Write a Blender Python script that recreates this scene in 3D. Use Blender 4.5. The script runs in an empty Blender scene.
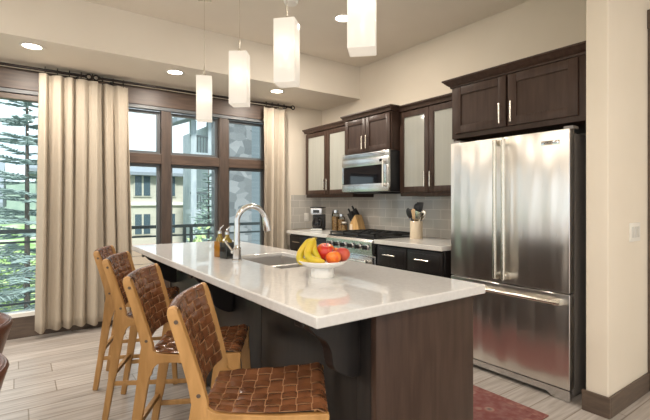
import bpy, bmesh, math, random
from mathutils import Vector, Matrix
random.seed(7)
PI = math.pi
S = bpy.context.scene
COL = S.collection

# ------------------------------------------------------------------ camera, world, exposure
cam_d = bpy.data.cameras.new('camera')
cam_d.sensor_width = 36.0
cam_d.lens = 424.24 / 650 * 36.0
cam_d.shift_y = -8.2 / 650
cam_d.clip_end = 300
cam = bpy.data.objects.new('camera', cam_d)
COL.objects.link(cam)
cam.location = (0, 0, 1.28)
cam.rotation_euler = (PI / 2, 0, -0.62499)
S.camera = cam
S.view_settings.view_transform = 'Standard'
S.view_settings.look = 'None'
S.view_settings.gamma = 1
S.view_settings.use_curve_mapping = False
S.view_settings.exposure = 0.80

SKY = 1.5
world = bpy.data.worlds.new('sky')
S.world = world
world.use_nodes = True
wn, wl = world.node_tree.nodes, world.node_tree.links
bg = wn['Background']
tc = wn.new('ShaderNodeTexCoord')
mp = wn.new('ShaderNodeMapping'); mp.inputs['Scale'].default_value = (1.5, 1.5, 4.0)
nz = wn.new('ShaderNodeTexNoise'); nz.inputs['Scale'].default_value = 1.6; nz.inputs['Detail'].default_value = 5
cr = wn.new('ShaderNodeValToRGB')
cr.color_ramp.elements[0].position = 0.40; cr.color_ramp.elements[0].color = (0.46, 0.58, 0.66, 1)
cr.color_ramp.elements[1].position = 0.60; cr.color_ramp.elements[1].color = (0.63, 0.67, 0.69, 1)
wl.new(tc.outputs['Generated'], mp.inputs['Vector']); wl.new(mp.outputs['Vector'], nz.inputs['Vector'])
wl.new(nz.outputs['Fac'], cr.inputs['Fac']); wl.new(cr.outputs['Color'], bg.inputs['Color'])
bg.inputs['Strength'].default_value = SKY

sun_d = bpy.data.lights.new('sun', 'SUN'); sun_d.energy = 4.0; sun_d.angle = math.radians(8); sun_d.color = (1, .97, .92)
sun = bpy.data.objects.new('sun', sun_d); COL.objects.link(sun)
sun.rotation_euler = (math.radians(40), 0, math.radians(-14))
CAN_W = 36.0
SOFFIT_W = 11.0
CAN_COL = (1.0, 0.91, 0.80)
PENDANT_W = 0.17

# ------------------------------------------------------------------ materials
MATS = {}
def M(name): return MATS[name]
def principled(name, col, rough=0.5, metal=0.0, **kw):
    m = bpy.data.materials.new(name); m.use_nodes = True
    p = m.node_tree.nodes['Principled BSDF']
    p.inputs['Base Color'].default_value = (*col, 1)
    p.inputs['Roughness'].default_value = rough
    p.inputs['Metallic'].default_value = metal
    for k, v in kw.items():
        p.inputs[k.replace('_', ' ')].default_value = v
    MATS[name] = m
    return m
def nodes(m): return m.node_tree.nodes, m.node_tree.links, m.node_tree.nodes['Principled BSDF']
def noise_var(name, c1, c2, scale=(1, 1, 1), nscale=8.0, rough=0.5, metal=0.0, bump=0.0, detail=4, lo=.35, hi=.65, bscale=None, **kw):
    """two-tone procedural noise material in object space"""
    m = principled(name, c1, rough, metal, **kw)
    n, l, p = nodes(m)
    t = n.new('ShaderNodeTexCoord'); mp = n.new('ShaderNodeMapping'); mp.inputs['Scale'].default_value = scale
    z = n.new('ShaderNodeTexNoise'); z.inputs['Scale'].default_value = nscale; z.inputs['Detail'].default_value = detail
    r = n.new('ShaderNodeValToRGB')
    r.color_ramp.elements[0].position = lo; r.color_ramp.elements[0].color = (*c1, 1)
    r.color_ramp.elements[1].position = hi; r.color_ramp.elements[1].color = (*c2, 1)
    l.new(t.outputs['Object'], mp.inputs['Vector']); l.new(mp.outputs['Vector'], z.inputs['Vector'])
    l.new(z.outputs['Fac'], r.inputs['Fac']); l.new(r.outputs['Color'], p.inputs['Base Color'])
    if bump:
        b = n.new('ShaderNodeBump'); b.inputs['Strength'].default_value = bump; b.inputs['Distance'].default_value = 0.01
        src = z
        if bscale:
            src = n.new('ShaderNodeTexNoise'); src.inputs['Scale'].default_value = bscale; src.inputs['Detail'].default_value = 2
            l.new(mp.outputs['Vector'], src.inputs['Vector'])
        l.new(src.outputs['Fac'], b.inputs['Height']); l.new(b.outputs['Normal'], p.inputs['Normal'])
    return m

noise_var('wall_paint', (0.74, 0.66, 0.55), (0.76, 0.68, 0.57), nscale=3, rough=0.85)
noise_var('ceiling_paint', (0.78, 0.71, 0.61), (0.80, 0.73, 0.63), nscale=3, rough=0.9)
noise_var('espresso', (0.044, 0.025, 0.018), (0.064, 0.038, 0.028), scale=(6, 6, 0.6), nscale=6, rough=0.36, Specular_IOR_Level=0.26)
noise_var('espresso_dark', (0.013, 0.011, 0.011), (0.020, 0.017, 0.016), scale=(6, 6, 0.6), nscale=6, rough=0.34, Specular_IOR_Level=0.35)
noise_var('frame_wood', (0.058, 0.036, 0.026), (0.090, 0.057, 0.040), scale=(1, 8, 8), nscale=5, rough=0.45)
noise_var('frame_wood_vertical', (0.050, 0.033, 0.025), (0.075, 0.050, 0.037), scale=(8, 8, 1), nscale=5, rough=0.45)
principled('sash_grey', (0.10, 0.105, 0.11), 0.4)
noise_var('baseboard_wood', (0.085, 0.060, 0.045), (0.12, 0.085, 0.062), scale=(2, 2, 12), nscale=4, rough=0.4)
noise_var('quartz', (0.58, 0.57, 0.56), (0.62, 0.61, 0.60), nscale=60, rough=0.035, detail=2)
noise_var('counter_quartz', (0.66, 0.64, 0.60), (0.70, 0.68, 0.64), nscale=60, rough=0.12, detail=2)
noise_var('oak', (0.36, 0.19, 0.060), (0.47, 0.26, 0.095), scale=(5, 5, 1.0), nscale=6, rough=0.42)
noise_var('leather', (0.110, 0.042, 0.019), (0.20, 0.078, 0.033), nscale=14, rough=0.22, bump=0.12, bscale=120)
principled('leather_edge_highlight', (0.46, 0.25, 0.13), 0.6)  # tan strap edges and backing, with edge highlights put into the colour
noise_var('barrel_leather', (0.105, 0.045, 0.030), (0.14, 0.06, 0.04), nscale=6, rough=0.30, bump=0.1, bscale=90)
noise_var('linen', (0.42, 0.36, 0.285), (0.46, 0.395, 0.315), scale=(40, 40, 3), nscale=6, rough=0.9, bump=0.08)
principled('bronze', (0.035, 0.028, 0.025), 0.4, 0.8)
principled('chrome', (0.62, 0.61, 0.60), 0.08, 1.0)
principled('nickel', (0.72, 0.68, 0.60), 0.26, 1.0)
principled('black_plastic', (0.015, 0.015, 0.016), 0.35)
principled('black_iron', (0.018, 0.017, 0.017), 0.55)
principled('dark_glass', (0.010, 0.010, 0.012), 0.05)
principled('white_plastic', (0.80, 0.77, 0.71), 0.4)
principled('white_ceramic', (0.86, 0.84, 0.80), 0.10)
principled('cream_ceramic', (0.74, 0.62, 0.46), 0.45)
principled('fridge_side', (0.26, 0.24, 0.23), 0.45, 0.1)
principled('white_trim', (0.85, 0.82, 0.76), 0.5)
principled('rocker_white', (0.62, 0.60, 0.56), 0.4)
noise_var('bamboo', (0.52, 0.30, 0.11), (0.66, 0.42, 0.18), scale=(8, 8, 1), nscale=6, rough=0.45)
noise_var('bamboo_pale', (0.72, 0.58, 0.42), (0.80, 0.66, 0.50), scale=(8, 8, 1), nscale=6, rough=0.5)
noise_var('wood_spoon', (0.55, 0.36, 0.19), (0.66, 0.46, 0.27), scale=(8, 8, 1), nscale=6, rough=0.6)
noise_var('banana_skin', (0.62, 0.40, 0.015), (0.50, 0.40, 0.02), nscale=12, rough=0.45)
principled('banana_tip', (0.20, 0.16, 0.03), 0.6)
noise_var('apple_red', (0.50, 0.025, 0.012), (0.75, 0.26, 0.03), scale=(3, 3, .8), nscale=10, rough=0.22, lo=.48, hi=.72)
noise_var('peach_skin', (0.42, 0.035, 0.028), (0.58, 0.12, 0.05), nscale=14, rough=0.4, lo=.4, hi=.7)
noise_var('orange_red', (0.78, 0.20, 0.02), (0.62, 0.06, 0.012), scale=(2, 2, 1), nscale=16, rough=0.3, lo=.42, hi=.68)
noise_var('spice', (0.20, 0.08, 0.03), (0.55, 0.36, 0.15), nscale=60, rough=0.5)
noise_var('siding_blue', (0.10, 0.13, 0.145), (0.13, 0.16, 0.175), scale=(.5, .5, 8), nscale=3, rough=0.8)
noise_var('siding_beige', (0.40, 0.39, 0.33), (0.46, 0.44, 0.37), scale=(.3, .3, 4), nscale=2, rough=0.9)
noise_var('timber_grey', (0.26, 0.30, 0.33), (0.34, 0.38, 0.40), scale=(3, 3, .6), nscale=3, rough=0.8)
m = principled('stone', (0.2, 0.2, 0.2), 0.9); n, l, p = nodes(m)
t = n.new('ShaderNodeTexCoord'); mp = n.new('ShaderNodeMapping'); mp.inputs['Scale'].default_value = (4.5, 4.5, 7.0)
v = n.new('ShaderNodeTexVoronoi'); v.inputs['Scale'].default_value = 1.0
r = n.new('ShaderNodeValToRGB'); r.color_ramp.elements[0].color = (0.09, 0.10, 0.105, 1); r.color_ramp.elements[1].color = (0.22, 0.23, 0.235, 1)
sx_ = n.new('ShaderNodeSeparateColor')
l.new(t.outputs['Object'], mp.inputs['Vector']); l.new(mp.outputs['Vector'], v.inputs['Vector']); l.new(v.outputs['Color'], sx_.inputs[0]); l.new(sx_.outputs[0], r.inputs['Fac']); l.new(r.outputs['Color'], p.inputs['Base Color'])
principled('roof_grey', (0.20, 0.23, 0.26), 0.7)
principled('far_window', (0.06, 0.09, 0.11), 0.1)
principled('garage_door', (0.32, 0.22, 0.17), 0.7)
principled('paving', (0.46, 0.46, 0.45), 0.8)
noise_var('lawn', (0.17, 0.30, 0.08), (0.42, 0.46, 0.34), nscale=0.35, rough=0.95, lo=.45, hi=.6)
noise_var('needles', (0.16, 0.22, 0.21), (0.26, 0.33, 0.31), nscale=5, rough=0.8)  # needle colour lifted to paint in the outdoor haze
noise_var('leaves', (0.20, 0.32, 0.12), (0.40, 0.50, 0.22), nscale=4, rough=0.7)
noise_var('leaves_dark', (0.14, 0.22, 0.17), (0.26, 0.35, 0.28), nscale=4, rough=0.7)
noise_var('bark', (0.10, 0.085, 0.075), (0.16, 0.14, 0.12), scale=(6, 6, 1), nscale=4, rough=0.9)
principled('rail_metal', (0.075, 0.088, 0.092), 0.5, 0.3)
principled('amber_oil', (0.40, 0.17, 0.015), 0.08, Transmission_Weight=0.35)
principled('golden_glass', (0.30, 0.21, 0.03), 0.08, Transmission_Weight=0.35)
principled('vinegar', (0.018, 0.020, 0.020), 0.08)
principled('lamp_lens', (0.9, 0.85, 0.75), 0.5, Emission_Color=(1, 0.88, 0.72, 1), Emission_Strength=9.0)

# brushed steel with slow waves, as in sheet-metal doors
def steel(name, col, rough, wave, streak=0.06, aniso=0.0):
    m = principled(name, col, rough, 1.0)
    n, l, p = nodes(m)
    t = n.new('ShaderNodeTexCoord')
    mp = n.new('ShaderNodeMapping'); mp.inputs['Scale'].default_value = (1, 3.6, 0.45)
    z = n.new('ShaderNodeTexNoise'); z.inputs['Scale'].default_value = 2.1; z.inputs['Detail'].default_value = 1.0
    b = n.new('ShaderNodeBump'); b.inputs['Strength'].default_value = wave; b.inputs['Distance'].default_value = 0.05
    l.new(t.outputs['Object'], mp.inputs['Vector']); l.new(mp.outputs['Vector'], z.inputs['Vector'])
    l.new(z.outputs['Fac'], b.inputs['Height']); l.new(b.outputs['Normal'], p.inputs['Normal'])
    if aniso:
        tg = n.new('ShaderNodeTangent'); tg.direction_type = 'RADIAL'; tg.axis = 'Z'
        l.new(tg.outputs['Tangent'], p.inputs['Tangent']); p.inputs['Anisotropic'].default_value = aniso
    mp2 = n.new('ShaderNodeMapping'); mp2.inputs['Scale'].default_value = (1, 160, 1.5)
    z2 = n.new('ShaderNodeTexNoise'); z2.inputs['Scale'].default_value = 3
    r = n.new('ShaderNodeMapRange'); r.inputs['To Min'].default_value = rough - streak; r.inputs['To Max'].default_value = rough + streak
    l.new(t.outputs['Object'], mp2.inputs['Vector']); l.new(mp2.outputs['Vector'], z2.inputs['Vector'])
    l.new(z2.outputs['Fac'], r.inputs['Value']); l.new(r.outputs['Result'], p.inputs['Roughness'])
    return m
steel('steel', (0.78, 0.75, 0.71), 0.28, 0.60, 0.012, 0.80)
steel('steel_flat', (0.68, 0.68, 0.68), 0.26, 0.05, 0.015)
steel('sink_steel', (0.66, 0.64, 0.62), 0.34, 0.02)

# thin window glass
def thin_glass(name, tint, refl=0.10):
    m = bpy.data.materials.new(name); m.use_nodes = True
    n, l = m.node_tree.nodes, m.node_tree.links
    n.remove(n['Principled BSDF'])
    tr = n.new('ShaderNodeBsdfTransparent'); tr.inputs['Color'].default_value = (*tint, 1)
    gl = n.new('ShaderNodeBsdfGlossy'); gl.inputs['Roughness'].default_value = 0.0
    lw = n.new('ShaderNodeLayerWeight'); lw.inputs['Blend'].default_value = refl
    mx = n.new('ShaderNodeMixShader')
    l.new(lw.outputs['Fresnel'], mx.inputs['Fac']); l.new(tr.outputs[0], mx.inputs[1]); l.new(gl.outputs[0], mx.inputs[2])
    l.new(mx.outputs[0], n['Material Output'].inputs['Surface'])
    MATS[name] = m
thin_glass('window_glass', (0.95, 0.98, 0.98))
thin_glass('jar_glass', (0.92, 0.94, 0.92), 0.25)

# obscure cabinet glass: frosted with a polished face
m = noise_var('frosted_glass', (0.35, 0.35, 0.31), (0.38, 0.377, 0.335), scale=(1, 9, .3), nscale=4, rough=0.5, Coat_Weight=0.6, Coat_Roughness=0.06)

# opal lamp glass
m = bpy.data.materials.new('opal_glass'); m.use_nodes = True; MATS['opal_glass'] = m
n, l = m.node_tree.nodes, m.node_tree.links
n.remove(n['Principled BSDF'])
tl = n.new('ShaderNodeBsdfTranslucent'); tl.inputs['Color'].default_value = (0.80, 0.78, 0.75, 1)
df = n.new('ShaderNodeBsdfDiffuse'); df.inputs['Color'].default_value = (0.74, 0.72, 0.69, 1)
gl = n.new('ShaderNodeBsdfGlossy'); gl.inputs['Roughness'].default_value = 0.15
m1 = n.new('ShaderNodeMixShader'); m1.inputs['Fac'].default_value = 0.5
m2 = n.new('ShaderNodeMixShader'); m2.inputs['Fac'].default_value = 0.04
em = n.new('ShaderNodeEmission'); em.inputs['Color'].default_value = (1, 0.93, 0.84, 1); em.inputs['Strength'].default_value = 0.10
ad = n.new('ShaderNodeAddShader')
l.new(tl.outputs[0], m1.inputs[1]); l.new(df.outputs[0], m1.inputs[2]); l.new(m1.outputs[0], m2.inputs[1]); l.new(gl.outputs[0], m2.inputs[2])
l.new(m2.outputs[0], ad.inputs[0]); l.new(em.outputs[0], ad.inputs[1])
l.new(ad.outputs[0], n['Material Output'].inputs['Surface'])

# wood-look plank tile floor, planks running along X
m = principled('floor_planks', (0.5, 0.42, 0.33), 0.28); n, l, p = nodes(m)
t = n.new('ShaderNodeTexCoord')
br = n.new('ShaderNodeTexBrick')
br.inputs['Scale'].default_value = 1.0
br.inputs['Brick Width'].default_value = 1.2; br.inputs['Row Height'].default_value = 0.2
br.inputs['Mortar Size'].default_value = 0.004; br.inputs['Mortar Smooth'].default_value = 0.1
br.inputs['Color1'].default_value = (0.42, 0.385, 0.36, 1); br.inputs['Color2'].default_value = (0.52, 0.48, 0.45, 1)
br.inputs['Mortar'].default_value = (0.26, 0.22, 0.18, 1)
br.offset = 0.37
mp = n.new('ShaderNodeMapping'); mp.inputs['Scale'].default_value = (1.1, 22, 1)
z = n.new('ShaderNodeTexNoise'); z.inputs['Scale'].default_value = 2.0; z.inputs['Detail'].default_value = 6; z.inputs['Distortion'].default_value = 0.6
r = n.new('ShaderNodeValToRGB')
r.color_ramp.elements[0].position = .36; r.color_ramp.elements[0].color = (0.60, 0.55, 0.50, 1)
r.color_ramp.elements[1].position = .62; r.color_ramp.elements[1].color = (1.06, 1.05, 1.03, 1)
mx = n.new('ShaderNodeMix'); mx.data_type = 'RGBA'; mx.blend_type = 'MULTIPLY'; mx.inputs['Factor'].default_value = 0.75
sp = n.new('ShaderNodeSeparateXYZ'); l.new(t.outputs['Object'], sp.inputs[0])
dv = n.new('ShaderNodeMath'); dv.operation = 'DIVIDE'; dv.inputs[1].default_value = 0.2; l.new(sp.outputs['Y'], dv.inputs[0])
fl = n.new('ShaderNodeMath'); fl.operation = 'FLOOR'; l.new(dv.outputs[0], fl.inputs[0])
wh = n.new('ShaderNodeTexWhiteNoise'); wh.noise_dimensions = '1D'; l.new(fl.outputs[0], wh.inputs['W'])
ma = n.new('ShaderNodeMath'); ma.operation = 'MULTIPLY_ADD'; ma.inputs[1].default_value = 1.2; l.new(wh.outputs['Value'], ma.inputs[0]); l.new(sp.outputs['X'], ma.inputs[2])
cb = n.new('ShaderNodeCombineXYZ'); l.new(ma.outputs[0], cb.inputs['X']); l.new(sp.outputs['Y'], cb.inputs['Y'])
br.offset = 0.0
l.new(cb.outputs[0], br.inputs['Vector']); l.new(cb.outputs[0], mp.inputs['Vector']); l.new(mp.outputs['Vector'], z.inputs['Vector'])
l.new(z.outputs['Fac'], r.inputs['Fac']); l.new(br.outputs['Color'], mx.inputs['A']); l.new(r.outputs['Color'], mx.inputs['B'])
l.new(mx.outputs['Result'], p.inputs['Base Color'])
b = n.new('ShaderNodeBump'); b.inputs['Strength'].default_value = 0.15; b.inputs['Distance'].default_value = 0.003; b.invert = True
l.new(br.outputs['Fac'], b.inputs['Height']); l.new(b.outputs['Normal'], p.inputs['Normal'])

# glazed subway tile (for a wall plane; u = horizontal position, v = height)
def tile(name, axis):
    m = principled(name, (0.5, 0.47, 0.42), 0.12); n, l, p = nodes(m)
    t = n.new('ShaderNodeTexCoord'); sp = n.new('ShaderNodeSeparateXYZ'); cb = n.new('ShaderNodeCombineXYZ')
    l.new(t.outputs['Object'], sp.inputs[0]); l.new(sp.outputs[axis], cb.inputs['X']); l.new(sp.outputs['Z'], cb.inputs['Y'])
    br = n.new('ShaderNodeTexBrick'); br.inputs['Scale'].default_value = 1
    br.inputs['Brick Width'].default_value = 0.20; br.inputs['Row Height'].default_value = 0.10
    br.inputs['Mortar Size'].default_value = 0.003
    br.inputs['Color1'].default_value = (0.50, 0.47, 0.425, 1); br.inputs['Color2'].default_value = (0.57, 0.535, 0.485, 1)
    br.inputs['Mortar'].default_value = (0.72, 0.68, 0.62, 1)
    l.new(cb.outputs[0], br.inputs['Vector']); l.new(br.outputs['Color'], p.inputs['Base Color'])
    z = n.new('ShaderNodeTexNoise'); z.inputs['Scale'].default_value = 9
    l.new(t.outputs['Object'], z.inputs['Vector'])
    ad = n.new('ShaderNodeMath'); ad.operation = 'SUBTRACT'
    l.new(z.outputs['Fac'], ad.inputs[0]); l.new(br.outputs['Fac'], ad.inputs[1])
    b = n.new('ShaderNodeBump'); b.inputs['Strength'].default_value = 0.25; b.inputs['Distance'].default_value = 0.006
    l.new(ad.outputs[0], b.inputs['Height']); l.new(b.outputs['Normal'], p.inputs['Normal'])
tile('tile_kitchen', 'Y'); tile('tile_window', 'X')

# faded red rug
m = principled('rug_wool', (0.4, 0.1, 0.08), 0.95); n, l, p = nodes(m)
t = n.new('ShaderNodeTexCoord'); v = n.new('ShaderNodeTexVoronoi'); v.inputs['Scale'].default_value = 9
z = n.new('ShaderNodeTexNoise'); z.inputs['Scale'].default_value = 22; z.inputs['Detail'].default_value = 5
l.new(t.outputs['Object'], v.inputs['Vector']); l.new(t.outputs['Object'], z.inputs['Vector'])
r = n.new('ShaderNodeValToRGB'); e = r.color_ramp.elements
e[0].position = .10; e[0].color = (0.10, 0.085, 0.085, 1); e[1].position = .5; e[1].color = (0.17, 0.050, 0.046, 1)
k = e.new(.22); k.color = (0.30, 0.20, 0.16, 1); k = e.new(.32); k.color = (0.20, 0.055, 0.05, 1)
l.new(v.outputs['Distance'], r.inputs['Fac'])
mx = n.new('ShaderNodeMix'); mx.data_type = 'RGBA'; mx.inputs['B'].default_value = (0.23, 0.115, 0.10, 1)
rr = n.new('ShaderNodeMapRange'); rr.inputs['From Min'].default_value = .4; rr.inputs['From Max'].default_value = .65; rr.inputs['To Max'].default_value = .75
l.new(z.outputs['Fac'], rr.inputs['Value']); l.new(rr.outputs['Result'], mx.inputs['Factor'])
l.new(r.outputs['Color'], mx.inputs['A']); l.new(mx.outputs['Result'], p.inputs['Base Color'])

# ------------------------------------------------------------------ mesh helpers
def _merge(bm, tmp):
    me = bpy.data.meshes.new('tmp'); tmp.to_mesh(me); tmp.free(); bm.from_mesh(me); bpy.data.meshes.remove(me)
def box(bm, x0, x1, y0, y1, z0, z1, bev=0.0, seg=2):
    t = bmesh.new(); bmesh.ops.create_cube(t, size=1)
    for v in t.verts:
        v.co = Vector((x0 + (v.co.x + .5) * (x1 - x0), y0 + (v.co.y + .5) * (y1 - y0), z0 + (v.co.z + .5) * (z1 - z0)))
    if bev: bmesh.ops.bevel(t, geom=t.edges[:], offset=bev, segments=seg, affect='EDGES', profile=.6)
    _merge(bm, t); return bm
def tube(bm, pts, r, seg=12, cap=True, flat=None):
    """swept round tube; r is a number or a list; flat = (a, b) scales the cross-section"""
    pts = [Vector(p) for p in pts]; n = len(pts)
    rs = r if isinstance(r, (list, tuple)) else [r] * n
    rings = []; up = None
    for i, p in enumerate(pts):
        d = (pts[min(i + 1, n - 1)] - pts[max(i - 1, 0)]).normalized()
        if up is None:
            up = Vector((0, 0, 1)) if abs(d.z) < .9 else Vector((1, 0, 0))
        a = d.cross(up).normalized(); b = a.cross(d).normalized(); up = b
        fa, fb = flat or (1, 1)
        rings.append([bm.verts.new(p + (a * math.cos(2 * PI * k / seg) * fa + b * math.sin(2 * PI * k / seg) * fb) * rs[i]) for k in range(seg)])
    for i in range(n - 1):
        for k in range(seg):
            bm.faces.new((rings[i][k], rings[i][(k + 1) % seg], rings[i + 1][(k + 1) % seg], rings[i + 1][k]))
    if cap:
        bm.faces.new(rings[0][::-1]); bm.faces.new(rings[-1])
    return bm
def lathe(bm, prof, c=(0, 0, 0), seg=32, sx=1, sy=1):
    rings = []
    for (r, z) in prof:
        if r < 1e-5: rings.append([bm.verts.new((c[0], c[1], c[2] + z))])
        else: rings.append([bm.verts.new((c[0] + sx * r * math.cos(2 * PI * k / seg), c[1] + sy * r * math.sin(2 * PI * k / seg), c[2] + z)) for k in range(seg)])
    for a, b in zip(rings, rings[1:]):
        for k in range(seg):
            k2 = (k + 1) % seg
            if len(a) == 1 and len(b) == 1: continue
            if len(a) == 1: bm.faces.new((a[0], b[k2], b[k]))
            elif len(b) == 1: bm.faces.new((a[k], a[k2], b[0]))
            else: bm.faces.new((a[k], a[k2], b[k2], b[k]))
    return bm
def prism(bm, poly, axis, a, b):
    """extrude a polygon given in the plane across `axis` from a to b ('y': poly is (x,z); 'x': (y,z); 'z': (x,y))"""
    def P(u, v, w): return {'y': (u, w, v), 'x': (w, u, v), 'z': (u, v, w)}[axis]
    A = [bm.verts.new(P(u, v, a)) for u, v in poly]; B = [bm.verts.new(P(u, v, b)) for u, v in poly]
    n = len(poly)
    bm.faces.new(A); bm.faces.new(B[::-1])
    for i in range(n): bm.faces.new((A[i], B[i], B[(i + 1) % n], A[(i + 1) % n]))
    return bm
def ribbon(bm, path, y0, y1):
    """flat board lying across Y: centre line (x, z, width) sampled, cut as one outline"""
    L, R_ = [], []
    n = len(path)
    for i in range(n):
        x, z, w = path[i]
        a = path[max(i - 1, 0)]; b = path[min(i + 1, n - 1)]
        d = Vector((b[0] - a[0], b[1] - a[1])).normalized(); nn = Vector((-d.y, d.x)) * w / 2
        L.append((x + nn.x, z + nn.y)); R_.append((x - nn.x, z - nn.y))
    for i in range(n - 1):
        t = bmesh.new(); prism(t, [L[i], L[i + 1], R_[i + 1], R_[i]], 'y', y0, y1); _merge(bm, t)
    bmesh.ops.remove_doubles(bm, verts=bm.verts[:], dist=1e-5)
    # drop the interior walls shared by neighbouring pieces
    bad = [f for f in bm.faces if all(len(e.link_faces) > 2 for e in f.edges if abs(e.verts[0].co.y - e.verts[1].co.y) > 1e-4) and abs(f.normal.y) < .5 and any(len(e.link_faces) > 2 for e in f.edges)]
    bmesh.ops.delete(bm, geom=bad, context='FACES_ONLY')
    return bm
def slab(bm, xs, ys, skip, z0, z1):
    """welded slab made of a grid of cells, leaving out the cells in skip"""
    vt, vb = {}, {}
    def g(d, i, j, z):
        if (i, j) not in d: d[(i, j)] = bm.verts.new((xs[i], ys[j], z))
        return d[(i, j)]
    cells = {(i, j) for i in range(len(xs) - 1) for j in range(len(ys) - 1)} - set(skip)
    for i, j in cells:
        bm.faces.new([g(vt, *q, z1) for q in ((i, j), (i + 1, j), (i + 1, j + 1), (i, j + 1))])
        bm.faces.new([g(vb, *q, z0) for q in ((i, j), (i, j + 1), (i + 1, j + 1), (i + 1, j))])
        for (p, q, nb) in (((i, j), (i + 1, j), (i, j - 1)), ((i + 1, j), (i + 1, j + 1), (i + 1, j)), ((i + 1, j + 1), (i, j + 1), (i, j + 1)), ((i, j + 1), (i, j), (i - 1, j))):
            if nb not in cells:
                bm.faces.new((g(vt, *p, z1), g(vb, *p, z0), g(vb, *q, z0), g(vt, *q, z1)))
    return bm
def sphere(bm, c, r, sx=1, sy=1, sz=1, u=20, v=12):
    t = bmesh.new(); bmesh.ops.create_uvsphere(t, u_segments=u, v_segments=v, radius=r)
    for q in t.verts: q.co = Vector((q.co.x * sx + c[0], q.co.y * sy + c[1], q.co.z * sz + c[2]))
    _merge(bm, t); return bm
B = bmesh.new

def link_mesh(name, bm, mat, smooth=30):
    bmesh.ops.recalc_face_normals(bm, faces=bm.faces[:])
    me = bpy.data.meshes.new(name); bm.to_mesh(me); bm.free()
    me.materials.append(M(mat) if isinstance(mat, str) else mat)
    if smooth:
        for p in me.polygons: p.use_smooth = True
        me.set_sharp_from_angle(angle=math.radians(smooth))
    o = bpy.data.objects.new(name, me); COL.objects.link(o)
    return o
def root_matrix(o):
    r = o
    m = Matrix.Identity(4)
    chain = []
    while r: chain.append(r); r = r.parent
    for q in reversed(chain): m = m @ q.matrix_basis
    return m
def part(name, bm, mat, parent, world=True, smooth=30, bevel=0, label=None):
    """child mesh; coordinates are given in world space unless world=False"""
    if world: bm.transform(root_matrix(parent).inverted())
    o = link_mesh(name, bm, mat, smooth); o.parent = parent
    if bevel:
        md = o.modifiers.new('bevel', 'BEVEL'); md.width = bevel; md.segments = 2; md.limit_method = 'ANGLE'
    if label: o['label'] = label
    return o
def tag(o, label=None, cat=None, group=None, kind=None):
    if label: o['label'] = label
    if cat: o['category'] = cat
    if group: o['group'] = group
    if kind: o['kind'] = kind
    return o
def thing(name, label, cat, loc, rz=0, group=None):
    o = bpy.data.objects.new(name, None); COL.objects.link(o)
    o.empty_display_size = .1
    o.location = loc; o.rotation_euler = (0, 0, rz)
    return tag(o, label, cat, group)
def single(name, bm, mat, label, cat, loc=(0, 0, 0), group=None, smooth=30, bevel=0, world=True):
    if world: bm.transform(Matrix.Translation(loc).inverted())
    o = link_mesh(name, bm, mat, smooth); o.location = loc
    if bevel:
        md = o.modifiers.new('bevel', 'BEVEL'); md.width = bevel; md.segments = 2; md.limit_method = 'ANGLE'
    return tag(o, label, cat, group)
def struct(name, bm, mat, parent=None, smooth=0, bevel=0):
    o = link_mesh(name, bm, mat, smooth)
    if parent: o.parent = parent
    else: o['kind'] = 'structure'
    if bevel:
        md = o.modifiers.new('bevel', 'BEVEL'); md.width = bevel; md.segments = 2; md.limit_method = 'ANGLE'
    return o
def copy_tree(o, parent=None):
    c = o.copy(); COL.objects.link(c)
    if parent: c.parent = parent
    for ch in list(o.children): copy_tree(ch, c)
    return c

# ------------------------------------------------------------------ the room
YW, XK, ZC, ZS, YS = 4.90, 3.48, 2.97, 2.57, 4.07
XL, YN, XR = -4.2, -3.6, 4.9
bm = B(); box(bm, XL - .2, XR + .2, YN - .2, YW + .15, -.12, 0); struct('floor', bm, 'floor_planks')
bm = B(); box(bm, XL - .2, XR + .2, YN - .2, YS, ZC, ZC + .15); box(bm, XL - .2, XR + .2, YS, YW + .15, ZS, ZC + .15); struct('ceiling', bm, 'ceiling_paint')
# window wall: piers, strip over the header
DX0, DX1 = -1.95, 0.42
WX0, WX1 = 0.60, 2.66
bm = B()
box(bm, XL, DX0, YW, YW + .15, 0, ZS); box(bm, DX0, WX1, YW, YW + .15, 2.52, ZS); box(bm, WX1, XK + .15, YW, YW + .15, 0, ZS)
struct('wall_window', bm, 'wall_paint')
bm = B(); box(bm, XK, XK + .15, 1.20, YW, 0, ZC); struct('wall_kitchen', bm, 'wall_paint')
bm = B(); box(bm, 2.83, XR, 1.055, 1.18, 0, ZC, .012, 3); struct('wall_return', bm, 'wall_paint', smooth=30)
bm = B(); box(bm, XR, XR + .15, YN, 1.055, 0, ZC); struct('wall_right', bm, 'wall_paint')
# living-room walls behind the camera, with tall openings added to let in fill light
bm = B()
ys = [YN, -2.9, -1.0, -.4, 1.6, 2.2, 4.2, YW]
for a, b in zip(ys[0::2], ys[1::2]): box(bm, XL - .15, XL, a, b, 0, ZC)
for a, b in zip(ys[1::2], ys[2::2]): box(bm, XL - .15, XL, a, b, 0, .5); box(bm, XL - .15, XL, a, b, 2.3, ZC)
struct('wall_left', bm, 'wall_paint')
bm = B()
xs = [XL, -3.4, -1.2, -.6, 1.6, 2.2, 4.2, XR]
for a, b in zip(xs[0::2], xs[1::2]): box(bm, a, b, YN - .15, YN, 0, ZC)
for a, b in zip(xs[1::2], xs[2::2]): box(bm, a, b, YN - .15, YN, 0, .3); box(bm, a, b, YN - .15, YN, 2.4, ZC)
struct('wall_near', bm, 'wall_paint')

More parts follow.
